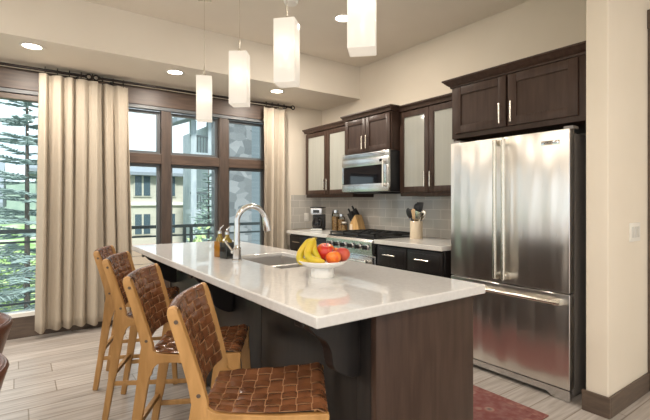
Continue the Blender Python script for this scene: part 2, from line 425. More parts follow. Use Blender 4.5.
# header board and posts of the window wall
bm = B(); box(bm, DX0 - .1, WX1 + .08, YW - .03, YW + .10, 2.33, 2.52); struct('trim_1', bm, 'frame_wood', bevel=.004)
bm = B(); box(bm, DX0 - .1, WX1 + .08, YW - .02, YW + .06, 2.295, 2.329); struct('trim_2', bm, 'sash_grey')
bm = B(); box(bm, DX1, WX0, YW - .012, YW + .12, 0, 2.294); struct('trim_3', bm, 'frame_wood_vertical', bevel=.004)

# window_1 : three columns by two rows
w1 = bpy.data.objects.new('window_1', None); COL.objects.link(w1); w1['kind'] = 'structure'
cols = [(0.72, 1.285), (1.39, 1.96), (2.08, 2.58)]; rows = [(0.22, 1.70), (1.81, 2.29)]
bm = B()
for a, b in ((WX0, .72), (1.285, 1.39), (1.96, 2.08), (2.58, WX1)): box(bm, a, b, YW - .01, YW + .12, .22, 2.294)
struct('window_frame', bm, 'frame_wood_vertical', w1, bevel=.004)
bm = B()
for a, b in cols: box(bm, a, b, YW - .008, YW + .12, 1.70, 1.81)
box(bm, WX0, WX1, YW - .01, YW + .12, 0, .22)
struct('window_rail', bm, 'frame_wood', w1, bevel=.004)
bm = B()
for i, (a, b) in enumerate(cols):
    for j, (c, d) in enumerate(rows):
        t_ = .032
        box(bm, a, a + t_, YW + .05, YW + .09, c, d); box(bm, b - t_, b, YW + .05, YW + .09, c, d)
        box(bm, a + t_, b - t_, YW + .05, YW + .09, c, c + t_); box(bm, a + t_, b - t_, YW + .05, YW + .09, d - t_, d)
struct('window_sash', bm, 'sash_grey', w1)
for (a, b) in cols:
    for (c, d) in rows:
        bm = B(); box(bm, a + .03, b - .03, YW + .066, YW + .074, c + .03, d - .03); struct('pane', bm, 'window_glass', w1)

# door_1 : tall sliding glass door at the left
d1 = bpy.data.objects.new('door_1', None); COL.objects.link(d1); d1['kind'] = 'structure'
bm = B()
for a, b in ((DX0, DX0 + .10), (-.82, -.70), (DX1 - .12, DX1)): box(bm, a, b, YW, YW + .10, .20, 2.294)
box(bm, DX0, DX1, YW, YW + .10, 0.0, .20); box(bm, DX0 + .10, DX1 - .12, YW, YW + .10, 2.24, 2.294)
struct('door_frame', bm, 'baseboard_wood', d1, bevel=.004)
bm = B(); box(bm, DX0 + .1, DX1 - .12, YW - .01, YW + .06, .2, .235); struct('door_sill', bm, 'white_trim', d1)
for a, b in ((DX0 + .10, -.82), (-.70, DX1 - .12)):
    bm = B(); box(bm, a, b, YW + .046, YW + .054, .236, 2.24); struct('pane', bm, 'window_glass', d1)

# baseboards
bm = B(); box(bm, WX0 - .18, WX1, YW - .03, YW - .013, 0, .12); struct('baseboard_window', bm, 'baseboard_wood')
bm = B(); box(bm, 2.812, 2.829, 1.04, 1.195, 0, .125, .004); box(bm, 2.829, 3.455, 1.04, 1.054, 0, .125, .004); struct('baseboard_return', bm, 'baseboard_wood')
bm = B(); box(bm, 2.663, 2.98, YW - .017, YW - .001, 0, .12); struct('baseboard_corner', bm, 'baseboard_wood')
# dark timber door at the far right
d2 = bpy.data.objects.new('door_2', None); COL.objects.link(d2); d2['kind'] = 'structure'
bm = B()
box(bm, 3.46, 3.57, 1.02, 1.054, 0, 2.45, .004); box(bm, 4.45, 4.56, 1.02, 1.054, 0, 2.45, .004); box(bm, 3.45, 4.57, 1.015, 1.054, 2.45, 2.58, .004)
struct('door_casing', bm, 'baseboard_wood', d2)
bm = B(); box(bm, 3.572, 4.448, 1.03, 1.053, .01, 2.448); struct('door_leaf', bm, 'espresso', d2)

# backsplash tile on two walls
bm = B(); box(bm, XK - .012, XK - .001, 2.30, YW - .013, .916, 1.45); struct('wall_tile_kitchen', bm, 'tile_kitchen')
bm = B(); box(bm, 2.97, XK - .002, YW - .012, YW - .001, .916, 1.372); struct('wall_tile_window', bm, 'tile_window')

# ------------------------------------------------------------------ kitchen run
def shaker(root, y0, y1, z0, z1, xf, mat='espresso', glass=False, rail=.062, thick=.02, name='door'):
    """door facing -X, front face at xf"""
    bm = B()
    box(bm, xf, xf + thick, y0, y0 + rail, z0, z1, .002); box(bm, xf, xf + thick, y1 - rail, y1, z0, z1, .002)
    box(bm, xf, xf + thick, y0 + rail, y1 - rail, z0, z0 + rail, .002); box(bm, xf, xf + thick, y0 + rail, y1 - rail, z1 - rail, z1, .002)
    if not glass: box(bm, xf + .009, xf + thick - .001, y0 + rail - .004, y1 - rail + .004, z0 + rail - .004, z1 - rail + .004)
    d = part(name, bm, mat, root)
    if glass:
        bm = B(); box(bm, xf + .008, xf + .014, y0 + rail - .004, y1 - rail + .004, z0 + rail - .004, z1 - rail + .004)
        part('glass_panel', bm, 'frosted_glass', d, label='frosted glass panel')
    return d
def pull_v(parent, y, z0, z1, xf, r=.0065):
    bm = B(); tube(bm, [(xf - .032, y, z0), (xf - .032, y, z1)], r)
    for z in (z0 + .022, z1 - .022): tube(bm, [(xf + .001, y, z), (xf - .032, y, z)], r * .8, 8)
    part('handle', bm, 'nickel', parent, label='brushed bar pull')
def pull_h(parent, y0, y1, z, xf, r=.0065):
    bm = B(); tube(bm, [(xf - .032, y0, z), (xf - .032, y1, z)], r)
    for y in (y0 + .022, y1 - .022): tube(bm, [(xf + .001, y, z), (xf - .032, y, z)], r * .8, 8)
    part('handle', bm, 'nickel', parent, label='brushed bar pull')
def crown(root, xf, xb, y0, y1, z, h=.062, out=.055, left=True, right=True):
    """crown moulding round the front and ends of a cabinet"""
    bm = B(); rings = []
    for o, dz in ((0, 0), (.010, 0), (.012, .012), (out * .52, .026), (out * .88, h - .016), (out, h - .012), (out, h), (0, h)):
        a = y0 - (o if right else 0); b = y1 + (o if left else 0)
        rings.append([bm.verts.new(q) for q in ((xb, a, z + dz), (xf - o, a, z + dz), (xf - o, b, z + dz), (xb, b, z + dz))])
    for p, q in zip(rings, rings[1:]):
        for k in range(4): bm.faces.new((p[k], p[(k + 1) % 4], q[(k + 1) % 4], q[k]))
    bm.faces.new(rings[0]); bm.faces.new(rings[-1][::-1])
    part('crown_moulding', bm, 'espresso', root, smooth=0)

def upper(label, y0, y1, z0, z1, xf, xb=XK - .015, glass=True, dz0=.04, rail=.055, cl=True, crr=True, handle=(.05, .19), end=.012):
    r = thing('wall_cabinet', label, 'cabinet', (xb, (y0 + y1) / 2, z0))
    bm = B(); box(bm, xf + .021, xb, y0, y1, z0, z1, .002); part('body', bm, 'espresso', r)
    ym = (y0 + y1) / 2
    for s, (a, b) in enumerate(((y0 + end, ym - .003), (ym + .003, y1 - end))):
        d = shaker(r, a, b, z0 + dz0, z1 - .012, xf, glass=glass, rail=rail)
        hy = b - .03 if s == 0 else a + .03
        pull_v(d, hy, z0 + dz0 + handle[0], z0 + dz0 + handle[1], xf)
    crown(r, xf + .004, xb, y0, y1, z1, h=.056, out=.032, left=cl, right=crr)
    return r
upper('tall glass-fronted wall cabinet in the corner, left of the microwave', 3.80, 4.78, 1.335, 2.186, 3.12, cl=True, crr=False)
upper('dark solid-door wall cabinet mounted directly above the microwave', 3.045, 3.79, 1.802, 2.190, 3.0, glass=False, dz0=.012, handle=(.03, .17))
upper('tall glass-fronted wall cabinet between the microwave and the refrigerator', 2.275, 3.043, 1.335, 2.186, 3.12, cl=False, crr=False, end=.010)

# tall surround and cabinet over the refrigerator
r = thing('refrigerator_cabinet', 'dark wooden two-door cabinet above the refrigerator with side panels', 'cabinet', (3.2, 1.72, 0))
bm = B(); box(bm, 2.93, XK - .01, 1.185, 2.25, 1.80, 2.222, .002); part('body', bm, 'espresso', r)
bm = B(); box(bm, 2.95, XK - .01, 2.212, 2.25, .001, 1.799, .002); part('side_panel', bm, 'espresso', r)
bm = B(); box(bm, 2.95, XK - .01, 1.185, 1.215, .001, 1.799, .002); part('side_panel', bm, 'espresso', r)
for s, (a, b) in enumerate(((1.26, 1.738), (1.758, 2.212))):
    d = shaker(r, a, b, 1.838, 2.212, 2.909)
    pull_v(d, b - .035 if s == 0 else a + .035, 1.86, 2.01, 2.909)
crown(r, 2.93, XK - .01, 1.187, 2.25, 2.222, h=.065, out=.06, right=False)

# base cabinets with drawers
def base(label, y0, y1, fronts, xf=2.825, end_left=False):
    r = thing('base_cabinet', label, 'cabinet', (3.1, (y0 + y1) / 2, 0))
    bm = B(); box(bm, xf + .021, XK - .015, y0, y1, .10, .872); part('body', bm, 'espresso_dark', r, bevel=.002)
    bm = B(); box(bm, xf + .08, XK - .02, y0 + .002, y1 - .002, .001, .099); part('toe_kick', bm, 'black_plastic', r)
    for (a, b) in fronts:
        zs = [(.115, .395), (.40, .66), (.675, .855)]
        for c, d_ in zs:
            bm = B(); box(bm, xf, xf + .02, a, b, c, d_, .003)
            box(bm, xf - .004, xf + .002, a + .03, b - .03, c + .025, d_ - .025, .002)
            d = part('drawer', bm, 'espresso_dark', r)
            m_ = (a + b) / 2; hz = (c + d_) / 2 + .015
            pull_h(d, m_ - .08, m_ + .08, hz, xf - .004)
    return r
base('dark base cabinet with two columns of drawers between the range and refrigerator', 2.255, 3.06, [(2.265, 2.655), (2.665, 3.05)])
base('dark base cabinet with drawers under the coffee maker by the curtain', 3.835, 4.70, [(3.845, 4.26), (4.27, 4.69)])
bm = B(); box(bm, 2.795, XK - .014, 2.255, 3.066, .874, .914); single('countertop', bm, 'counter_quartz', 'white countertop section under the utensil crock beside the refrigerator', 'countertop', (3.1, 2.65, .874), bevel=.004)
bm = B(); box(bm, 2.795, XK - .014, 3.832, 4.72, .874, .914); single('countertop', bm, 'counter_quartz', 'white countertop section under the coffee maker and knife block', 'countertop', (3.1, 4.26, .874), bevel=.004)

# ------------------------------------------------------------------ refrigerator
r = thing('refrigerator', 'large stainless steel french-door refrigerator with bottom freezer', 'refrigerator', (3.14, 1.73, 0))
FX = 2.833
bm = B(); box(bm, 2.905, XK - .03, 1.285, 2.185, .03, 1.725, .004); box(bm, 2.93, XK - .06, 1.30, 2.17, 0.0, .03); part('body', bm, 'fridge_side', r)
for s, (a, b) in enumerate(((1.275, 1.728), (1.734, 2.188))):
    bm = B(); box(bm, FX, FX + .064, a, b, .695, 1.748, .006, 3); d = part('door', bm, 'steel', r)
    y = 1.728 - .030 if s == 0 else 1.734 + .030
    bm = B(); tube(bm, [(FX - .055, y, .728), (FX - .055, y, 1.722)], .0145, 16)
    for z in (.745, 1.705): box(bm, FX - .06, FX + .001, y - .017, y + .017, z - .02, z + .02, .005)
    part('handle', bm, 'nickel', d, label='long vertical tubular handle')
    if s == 0:
        bm = B(); box(bm, FX - .004, FX + .001, 1.335, 1.455, 1.655, 1.683, .002); nb = part('nameplate', bm, 'chrome', d, label='small chrome nameplate with dark lettering')
        dgate = nb
bm = B(); box(bm, FX, FX + .064, 1.275, 2.188, .078, .686, .006, 3); d = part('freezer_drawer', bm, 'steel', r)
bm = B(); tube(bm, [(FX - .055, 1.31, .635), (FX - .055, 2.155, .635)], .0145, 16)
for y in (1.335, 2.13): box(bm, FX - .06, FX + .001, y - .02, y + .02, .617, .653, .005)
part('handle', bm, 'nickel', d, label='long horizontal tubular handle')
bm = B(); prism(bm, [(1.275, .072), (2.188, .072), (2.188, .015), (2.05, .03), (1.42, .03), (1.38, .004), (1.275, .004)], 'x', FX + .004, FX + .03); part('kick_plate', bm, 'steel_flat', r)
for y in (1.30, 2.16):
    bm = B(); box(bm, 2.87, 2.95, y - .03, y + .03, 1.749, 1.77, .003); part('hinge_cover', bm, 'fridge_side', r)

def lettering(text, size, mat, parent, loc, rot, depth=.0006, name='lettering'):
    cu = bpy.data.curves.new('txt', 'FONT'); cu.body = text; cu.size = size; cu.extrude = depth; cu.align_x = 'CENTER'; cu.align_y = 'CENTER'
    o = bpy.data.objects.new('txt', cu); COL.objects.link(o)
    bpy.context.view_layer.update()
    me = bpy.data.meshes.new_from_object(o.evaluated_get(bpy.context.evaluated_depsgraph_get()))
    bpy.data.objects.remove(o); bpy.data.curves.remove(cu)
    me.transform(Matrix.Translation(loc) @ rot.to_4x4())
    me.transform(root_matrix(parent).inverted())
    me.materials.clear(); me.materials.append(M(mat))
    q = bpy.data.objects.new(name, me); COL.objects.link(q); q.parent = parent
    return q
ROT_MX = Matrix(((0, 0, -1), (-1, 0, 0), (0, 1, 0)))     # text facing -X, reading towards -Y
lettering('VIKING', .026, 'black_plastic', dgate.parent, (FX - .0046, 1.395, 1.669), ROT_MX)

# ------------------------------------------------------------------ microwave
MX = 2.972
r = thing('microwave', 'stainless over-the-range microwave under the dark solid-door cabinet', 'microwave', (3.2, 3.417, 1.385))
bm = B(); box(bm, MX + .03, XK - .016, 3.045, 3.79, 1.385, 1.799, .003); part('body', bm, 'black_plastic', r)
bm = B(); box(bm, MX + .004, MX + .029, 3.045, 3.79, 1.742, 1.799, .002)
part('vent_panel', bm, 'steel_flat', r)
bm = B()
for z in (1.755, 1.768, 1.781): box(bm, MX + .001, MX + .0045, 3.10, 3.74, z, z + .004)
part('vent_slot', bm, 'black_plastic', r)
bm = B()
box(bm, MX, MX + .029, 3.045, 3.79, 1.66, 1.74, .003); box(bm, MX, MX + .029, 3.045, 3.79, 1.388, 1.47, .003)
box(bm, MX, MX + .029, 3.045, 3.13, 1.4705, 1.6595, .001); box(bm, MX, MX + .029, 3.765, 3.79, 1.4705, 1.6595, .001)
d = part('door', bm, 'steel_flat', r)
bm = B(); box(bm, MX + .006, MX + .028, 3.131, 3.764, 1.471, 1.659); part('window', bm, 'dark_glass', d, label='dark glass window')
bm = B(); tube(bm, [(MX - .03, 3.095, 1.43), (MX - .03, 3.095, 1.70)], .009)
for z in (1.445, 1.685): tube(bm, [(MX + .001, 3.095, z), (MX - .03, 3.095, z)], .008, 8)
part('handle', bm, 'nickel', d)
bm = B(); box(bm, MX - .002, MX + .001, 3.135, 3.175, 1.69, 1.715); part('control_display', bm, 'dark_glass', d)
bm = B(); box(bm, MX + .02, XK - .05, 3.20, 3.60, 1.370, 1.384); part('filter_grille', bm, 'black_iron', r)

# ------------------------------------------------------------------ range
RX = 2.785
r = thing('gas_range', 'stainless steel gas range with six front knobs below the microwave', 'range', (3.12, 3.42, 0))
bm = B(); box(bm, RX + .04, XK - .02, 3.045, 3.797, .10, .90, .003); box(bm, RX + .1, XK - .05, 3.06, 3.78, 0, .10); part('body', bm, 'steel_flat', r)
bm = B(); prism(bm, [(RX + .05, .912), (RX + .012, .908), (RX - .012, .885), (RX - .004, .755), (RX + .04, .745)], 'y', 3.045, 3.797); part('control_panel', bm, 'steel_flat', r)
bm = B(); box(bm, RX + .02, XK - .02, 3.047, 3.795, .9125, .922, .003); part('cooktop', bm, 'black_plastic', r)
for k in range(6):
    y = 3.125 + k * .118
    bm = B(); x = RX - .008
    tube(bm, [(x + .001, y, .828), (x - .012, y, .829)], [.030, .029], 20)
    kb = part('knob_bezel', bm, 'steel_flat', r)
    bm = B(); tube(bm, [(x - .012, y, .829), (x - .022, y, .829), (x - .042, y, .830)], [.024, .023, .020], 20); box(bm, x - .052, x - .03, y - .005, y + .005, .808, .852, .002)
    part('knob', bm, 'black_plastic', kb)
bm = B(); box(bm, RX, RX + .039, 3.05, 3.792, .24, .735, .004); d = part('oven_door', bm, 'steel_flat', r)
bm = B(); box(bm, RX - .001, RX + .002, 3.16, 3.68, .33, .58, .001); part('window', bm, 'dark_glass', d)
bm = B(); tube(bm, [(RX - .055, 3.07, .69), (RX - .055, 3.772, .69)], .014, 16)
for y in (3.10, 3.742): box(bm, RX - .06, RX + .001, y - .015, y + .015, .675, .705, .004)
part('handle', bm, 'nickel', d)
bm = B(); box(bm, RX + .01, RX + .039, 3.05, 3.792, .11, .232, .004); part('lower_drawer', bm, 'steel_flat', r)
for k in range(3):
    y0 = 3.055 + k * .246; y1 = y0 + .238
    bm = B(); t_ = .011
    for a in (y0, y1 - t_): box(bm, RX + .04, XK - .05, a, a + t_, .938, .954, .002)
    for x in (RX + .04, RX + .33, XK - .061): box(bm, x, x + t_, y0, y1, .938, .954, .002)
    for xx in (RX + .185, RX + .475):
        box(bm, xx, xx + t_, y0, y1, .940, .956, .002); box(bm, xx - .12, xx + .13, (y0 + y1) / 2 - .005, (y0 + y1) / 2 + .006, .940, .956, .002)
    for x in (RX + .04, XK - .061):
        for a in (y0, y1 - t_): box(bm, x, x + t_, a, a + t_, .922, .939)
    g = part('grate', bm, 'black_iron', r)
    for xx in (RX + .185, RX + .475):
        bm = B(); lathe(bm, [(0, .922), (.045, .922), (.045, .929), (.032, .934), (0, .934)], (xx + .005, (y0 + y1) / 2, 0), 20); part('burner', bm, 'black_iron', r)

r.location.y += .028

# ------------------------------------------------------------------ island
IX0, IX1, IY0, IY1 = 0.766, 1.676, 1.106, 3.83
BX0, BX1, BY0, BY1 = 1.062, 1.648, 1.150, 3.79
r = thing('island_cabinet', 'dark espresso kitchen island base standing on the plank floor', 'kitchen island', ((BX0 + BX1) / 2, 2.47, 0))
bm = B(); box(bm, BX0, BX1, BY0, BY0 + .03, .001, .872, .003); part('end_panel', bm, 'espresso', r)
bm = B(); box(bm, BX0, BX1, BY1 - .03, BY1, .001, .872, .003); part('end_panel', bm, 'espresso', r)
ys = [BY0 + .031, 2.07, 2.93, BY1 - .031]
for a, b in zip(ys, ys[1:]):
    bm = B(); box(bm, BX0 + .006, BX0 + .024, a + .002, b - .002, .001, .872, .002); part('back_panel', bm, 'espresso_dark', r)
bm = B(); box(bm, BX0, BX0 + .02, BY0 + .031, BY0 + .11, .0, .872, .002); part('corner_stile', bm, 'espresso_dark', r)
bm = B(); box(bm, BX1 - .075, BX1 - .06, BY0 + .03, BY1 - .03, .001, .10); part('toe_kick', bm, 'black_plastic', r)
yy = BY0 + .035
for k in range(4):
    a = BY0 + .034 + k * .643; b = a + .637
    d = shaker(r, a, b, .11, .865, BX1 - .02, mat='espresso')
    bm = B(); tube(bm, [(BX1 + .03, a + .2, .80), (BX1 + .03, a + .4, .80)], .0065)
    for y in (a + .23, a + .37): tube(bm, [(BX1 - .001, y, .80), (BX1 + .03, y, .80)], .005, 8)
    part('handle', bm, 'nickel', d)
# curved brackets under the overhang
prof = []
x_in, x_out, z_t, z_b = BX0, .822, .872, .598
prof = [(x_in, .872), (.800, .872), (.800, .838)]
def spline(P, n=5):
    out = []
    for i in range(len(P) - 1):
        p0, p1, p2, p3 = P[max(i - 1, 0)], P[i], P[i + 1], P[min(i + 2, len(P) - 1)]
        for k in range(n):
            t = k / n
            out.append(tuple(.5 * (2 * p1[c] + (p2[c] - p0[c]) * t + (2 * p0[c] - 5 * p1[c] + 4 * p2[c] - p3[c]) * t * t + (3 * p1[c] - p0[c] - 3 * p2[c] + p3[c]) * t ** 3) for c in (0, 1)))
    return out + [P[-1]]
OGEE = [(.816, .849), (.848, .812), (.878, .790), (.905, .768), (.925, .728), (.932, .688), (.944, .660), (.965, .644), (1.0, .624), (1.03, .612)]
prof += spline(OGEE) + [(x_in, OGEE[-1][1])]
for y in (1.27, 2.45, 3.60):
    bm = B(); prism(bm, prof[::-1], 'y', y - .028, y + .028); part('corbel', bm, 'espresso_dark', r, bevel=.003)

SX0, SX1, SY0, SYM0, SYM1, SY1 = 1.165, 1.545, 2.02, 2.235, 2.262, 2.68
bm = B(); slab(bm, [IX0, SX0, SX1, IX1], [IY0, SY0, SY1, IY1], [(1, 1)], .874, .914)
single('island_countertop', bm, 'quartz', 'long glossy white quartz countertop on the dark island base', 'countertop', ((IX0 + IX1) / 2, 2.47, .874), bevel=.005)
# undermount double sink
r = thing('sink', 'undermount stainless double sink let into the island countertop', 'sink', (1.355, 2.35, .70))
for nm, (a, b), zb in (('basin', (SYM1, SY1 + .0), .71), ('basin', (SY0, SYM0), .74)):
    bm = B(); t_ = .004; e_ = .003
    x0, x1 = SX0 + e_, SX1 - e_; a2, b2 = a + e_, b - e_
    box(bm, x0, x1, a2, b2, zb - t_, zb); box(bm, x0, x0 + t_, a2, b2, zb, .893); box(bm, x1 - t_, x1, a2, b2, zb, .893)
    box(bm, x0, x1, a2, a2 + t_, zb, .893); box(bm, x0, x1, b2 - t_, b2, zb, .893)
    bs = part(nm, bm, 'sink_steel', r)
    bm = B(); lathe(bm, [(0, zb + .003), (.03, zb + .003), (.042, zb + .001), (.042, zb)], ((x0 + x1) / 2, (a + b) / 2, 0), 24); part('drain', bm, 'chrome', bs)
bm = B(); box(bm, SX0 + .003, SX1 - .003, SYM0 - .003, SYM1 + .003, .885, .895, .003); part('divider', bm, 'sink_steel', r)

# faucet
fx, fy, fz = 1.093, 2.445, .914
r = thing('faucet', 'tall gooseneck chrome faucet standing beside the island sink', 'faucet', (fx, fy, fz))
bm = B(); lathe(bm, [(0, 0), (.030, 0), (.030, .008), (.025, .014), (.024, .06), (.026, .066), (.026, .078), (.019, .088), (.017, .11), (0, .11)], (fx, fy, fz), 24); part('base', bm, 'chrome', r)
pts = [(fx, fy, fz + .10), (fx, fy, fz + .22)]
R_ = .093
for k in range(0, 15):
    a = PI - k / 14 * PI * .93
    pts.append((fx + R_ + R_ * math.cos(a), fy - .02 * k / 14, fz + .245 + R_ * math.sin(a)))
rs = [.0165] + [.0140] * (len(pts) - 1)
bm = B(); tube(bm, pts, [x * 1.2 for x in rs], 16); part('spout', bm, 'chrome', r)
q = Vector(pts[-1]); dn = Vector((.07, 0, -.33)).normalized()
bm = B(); tube(bm, [q - dn * .004, q + dn * .02, q + dn * .06, q + dn * .085, q + dn * .088], [.017, .021, .024, .025, .021], 16); part('spray_head', bm, 'chrome', r)
bm = B(); tube(bm, [(fx, fy, fz + .055), (fx - .02, fy + .03, fz + .058)], .014, 14); tube(bm, [(fx - .016, fy + .024, fz + .06), (fx - .04, fy + .05, fz + .10), (fx - .05, fy + .062, fz + .125)], [.008, .007, .009], 10); part('lever', bm, 'chrome', r)

# oil and vinegar bottles
def oil_bottle(loc, label, body, w, h):
    r = thing('oil_bottle', label, 'bottle', loc, .3, 'dressing bottles beside the faucet')
    x, y, z = 0, 0, 0
    bm = B(); box(bm, -w, w, -w, w, 0, h, .006, 3); part('body', bm, body, r, world=False)
    bm = B(); tube(bm, [(0, 0, h), (0, 0, h + .012), (0, 0, h + .03), (0, 0, h + .05)], [w * .98, w * .92, .016, .013], 20); part('shoulder', bm, 'golden_glass', r, world=False)
    bm = B(); lathe(bm, [(0, h + .05), (.015, h + .05), (.015, h + .065), (.008, h + .072), (0, h + .072)], seg=16); tube(bm, [(0, 0, h + .07), (.003, 0, h + .085), (.022, -.01, h + .105)], [.006, .005, .0035], 10); part('pourer', bm, 'chrome', r, world=False)
    return r
oil_bottle((1.085, 2.70, .914), 'square glass bottle of amber oil with a metal pourer by the faucet', 'amber_oil', .028, .105)
oil_bottle((1.094, 2.60, .914), 'dark square vinegar bottle with a metal pourer by the faucet', 'vinegar', .034, .105)

# fruit bowl and fruit
bx, by, bz = 1.205, 1.69, .914
U = Vector((.811, -.585, 0)); D = Vector((.585, .811, 0))       # right and away, as one stands by the stools
r = thing('fruit_bowl', 'white footed ceramic fruit bowl near the end of the island', 'bowl', (bx, by, bz))
bm = B(); lathe(bm, [(0, .0), (.056, .0), (.058, .004), (.055, .03), (.053, .048), (0, .048)], (bx, by, bz), 40); part('foot', bm, 'white_ceramic', r, smooth=50)
bm = B(); lathe(bm, [(0, .046), (.060, .047), (.100, .060), (.120, .078), (.121, .082), (.118, .083), (.097, .068), (.060, .058), (0, .057)], (bx, by, bz), 48); part('dish', bm, 'white_ceramic', r, smooth=50)
def fruit(name, label, mat, off, rr, sz=.92, stem=True, tilt=(0, 0)):
    c = Vector((bx, by, bz)) + U * off[0] + D * off[1] + Vector((0, 0, off[2]))
    r = thing(name, label, name, c)
    bm = B()
    prof = []
    for k in range(15):
        a = -PI / 2 + k / 14 * PI
        x = math.cos(a); z = math.sin(a)
        dip = .26 * math.exp(-(x / .30) ** 2) * (1 if z > 0 else .45) * (1 if z > 0 else -1)
        prof.append((rr * x * (1 + .05 * z), rr * sz * (z) - rr * dip))
    prof[0] = (0, prof[0][1]); prof[-1] = (0, prof[-1][1])
    lathe(bm, prof, (0, 0, 0), 28)
    part('flesh', bm, mat, r, world=False, smooth=60)
    if stem:
        bm = B(); tube(bm, [(0, 0, rr * .60), (.002, 0, rr * .85), (.006, .001, rr * 1.12)], .0018, 8); part('stem', bm, 'bark', r, world=False)
    r.rotation_euler = (tilt[0], tilt[1], 0.4)
    return r
fruit('apple', 'large red apple on top of the fruit, beside the bananas', 'apple_red', (.014, .035, .115), .050, tilt=(.25, -.2))
fruit('apple', 'orange and red apple in front at the right of the bowl', 'orange_red', (.052, -.045, .098), .038, .86, tilt=(-.25, .1))
fruit('apple', 'yellowish red apple at the back of the bowl, half hidden', 'orange_red', (.072, .088, .104), .030, tilt=(.2, .5))
fruit('peach', 'dark red peach at the right rim of the fruit bowl', 'peach_skin', (.098, .014, .107), .037, .95, stem=False, tilt=(0, .3))
def banana(pts, rmax, label):
    P = [Vector((bx, by, bz)) + U * a + D * b + Vector((0, 0, c)) - U * .012 for a, b, c in pts]
    # smooth the guide points into a curve
    def cat(t):
        n = len(P) - 1; i = min(int(t * n), n - 1); f = t * n - i
        p0, p1, p2, p3 = P[max(i - 1, 0)], P[i], P[i + 1], P[min(i + 2, n)]
        return .5 * ((2 * p1) + (p2 - p0) * f + (2 * p0 - 5 * p1 + 4 * p2 - p3) * f * f + (3 * p1 - p0 - 3 * p2 + p3) * f ** 3)
    N = 22; C_ = [cat(i / N) for i in range(N + 1)]
    rs = []
    for i in range(N + 1):
        t = i / N
        rs.append(rmax * (.32 if t < .10 else min(1, .32 + (t - .10) * 5.0) if t < .25 else 1.0 if t < .78 else max(.28, 1 - ((t - .78) / .22) ** 2 * .75)))
    r = thing('banana', label, 'banana', C_[N // 2], 0, 'bananas in the fruit bowl')
    bm = B(); tube(bm, C_[2:], rs[2:], 10); part('skin', bm, 'banana_skin', r, smooth=40)
    bm = B(); tube(bm, C_[:3], [rmax * .30, rmax * .30, rmax * .33], 8); part('stem', bm, 'banana_tip', r)
    return r
banana([(-.022, .03, .185), (-.058, .02, .165), (-.095, .0, .115), (-.092, -.02, .078), (-.045, -.05, .080)], .0185, 'leftmost yellow banana bending down over the bowl edge')
banana([(-.020, .03, .186), (-.045, .0, .160), (-.060, -.03, .115), (-.035, -.06, .090), (.022, -.085, .084)], .0190, 'front yellow banana lying against the large red apple')
banana([(-.024, .035, .188), (-.035, .02, .172), (-.030, -.005, .130), (-.012, -.028, .095), (-.002, -.052, .079)], .0165, 'middle yellow banana tucked against the large apple')

# ------------------------------------------------------------------ things on the kitchen counter
Z0 = .914
r = thing('coffee_maker', 'black and steel drip coffee maker in the counter corner', 'coffee maker', (3.135, 4.50, Z0), 0)
cx, cy = 3.135, 4.50
bm = B(); box(bm, cx - .10, cx + .13, cy - .075, cy + .075, Z0, Z0 + .03, .006); box(bm, cx + .02, cx + .13, cy - .075, cy + .075, Z0 + .03, Z0 + .20, .006); part('body', bm, 'black_plastic', r)
bm = B(); box(bm, cx - .10, cx + .13, cy - .075, cy + .075, Z0 + .201, Z0 + .285, .010, 3); part('brew_head', bm, 'steel_flat', r)
bm = B(); box(bm, cx - .095, cx + .125, cy - .08, cy + .08, Z0 + .286, Z0 + .300, .004); part('lid', bm, 'black_plastic', r)
bm = B(); lathe(bm, [(0, .032), (.055, .032), (.066, .06), (.064, .11), (.048, .15), (.046, .165), (.040, .165), (.044, .148), (.058, .11), (.060, .06), (.05, .038), (0, .038)], (cx - .045, cy, Z0), 28)
cf = part('carafe', bm, 'dark_glass', r, smooth=50)
bm = B(); tube(bm, [(cx - .09, cy - .04, Z0 + .14), (cx - .125, cy - .06, Z0 + .13), (cx - .125, cy - .06, Z0 + .07), (cx - .098, cy - .045, Z0 + .06)], .008, 10); part('handle', bm, 'black_plastic', cf)
bm = B(); box(bm, cx - .104, cx - .10, cy - .04, cy + .04, Z0 + .225, Z0 + .262); part('control_panel', bm, 'black_plastic', r)
bm = B(); box(bm, cx - .104, cx - .099, cy - .075, cy + .075, Z0 + .004, Z0 + .026); part('base_trim', bm, 'nickel', r)

r.rotation_euler = (0, 0, math.radians(42))

def spice_jar(loc, h, rr, label, lid='chrome', group='spice jars beside the knife block'):
    r = thing('spice_jar', label, 'jar', loc, 0, group)
    bm = B(); lathe(bm, [(0, 0), (rr, 0), (rr, h * .8), (rr * .7, h * .86), (0, h * .86)], seg=24); part('glass', bm, 'jar_glass', r, world=False)
    bm = B(); lathe(bm, [(0, .003), (rr * .93, .003), (rr * .93, h * .68), (0, h * .68)], seg=24); part('spices', bm, 'spice', r, world=False)
    bm = B(); lathe(bm, [(0, h * .861), (rr * .82, h * .861), (rr * .82, h), (0, h)], seg=24); part('lid', bm, lid, r, world=False)
    return r
spice_jar((3.30, 4.34, Z0), .26, .050, 'tall lidded glass jar of mixed spices next to coffee maker')
spice_jar((3.31, 4.235, Z0), .21, .046, 'middle-height spice jar between the tall jar and small jar')
spice_jar((3.24, 4.085, Z0), .12, .038, 'short glass jar right beside the knife block', 'white_plastic')

# knife block with knives
kx, ky = 3.33, 3.945
r = thing('knife_block', 'slanted wooden knife block beside the range', 'knife block', (kx, ky, Z0), 0)
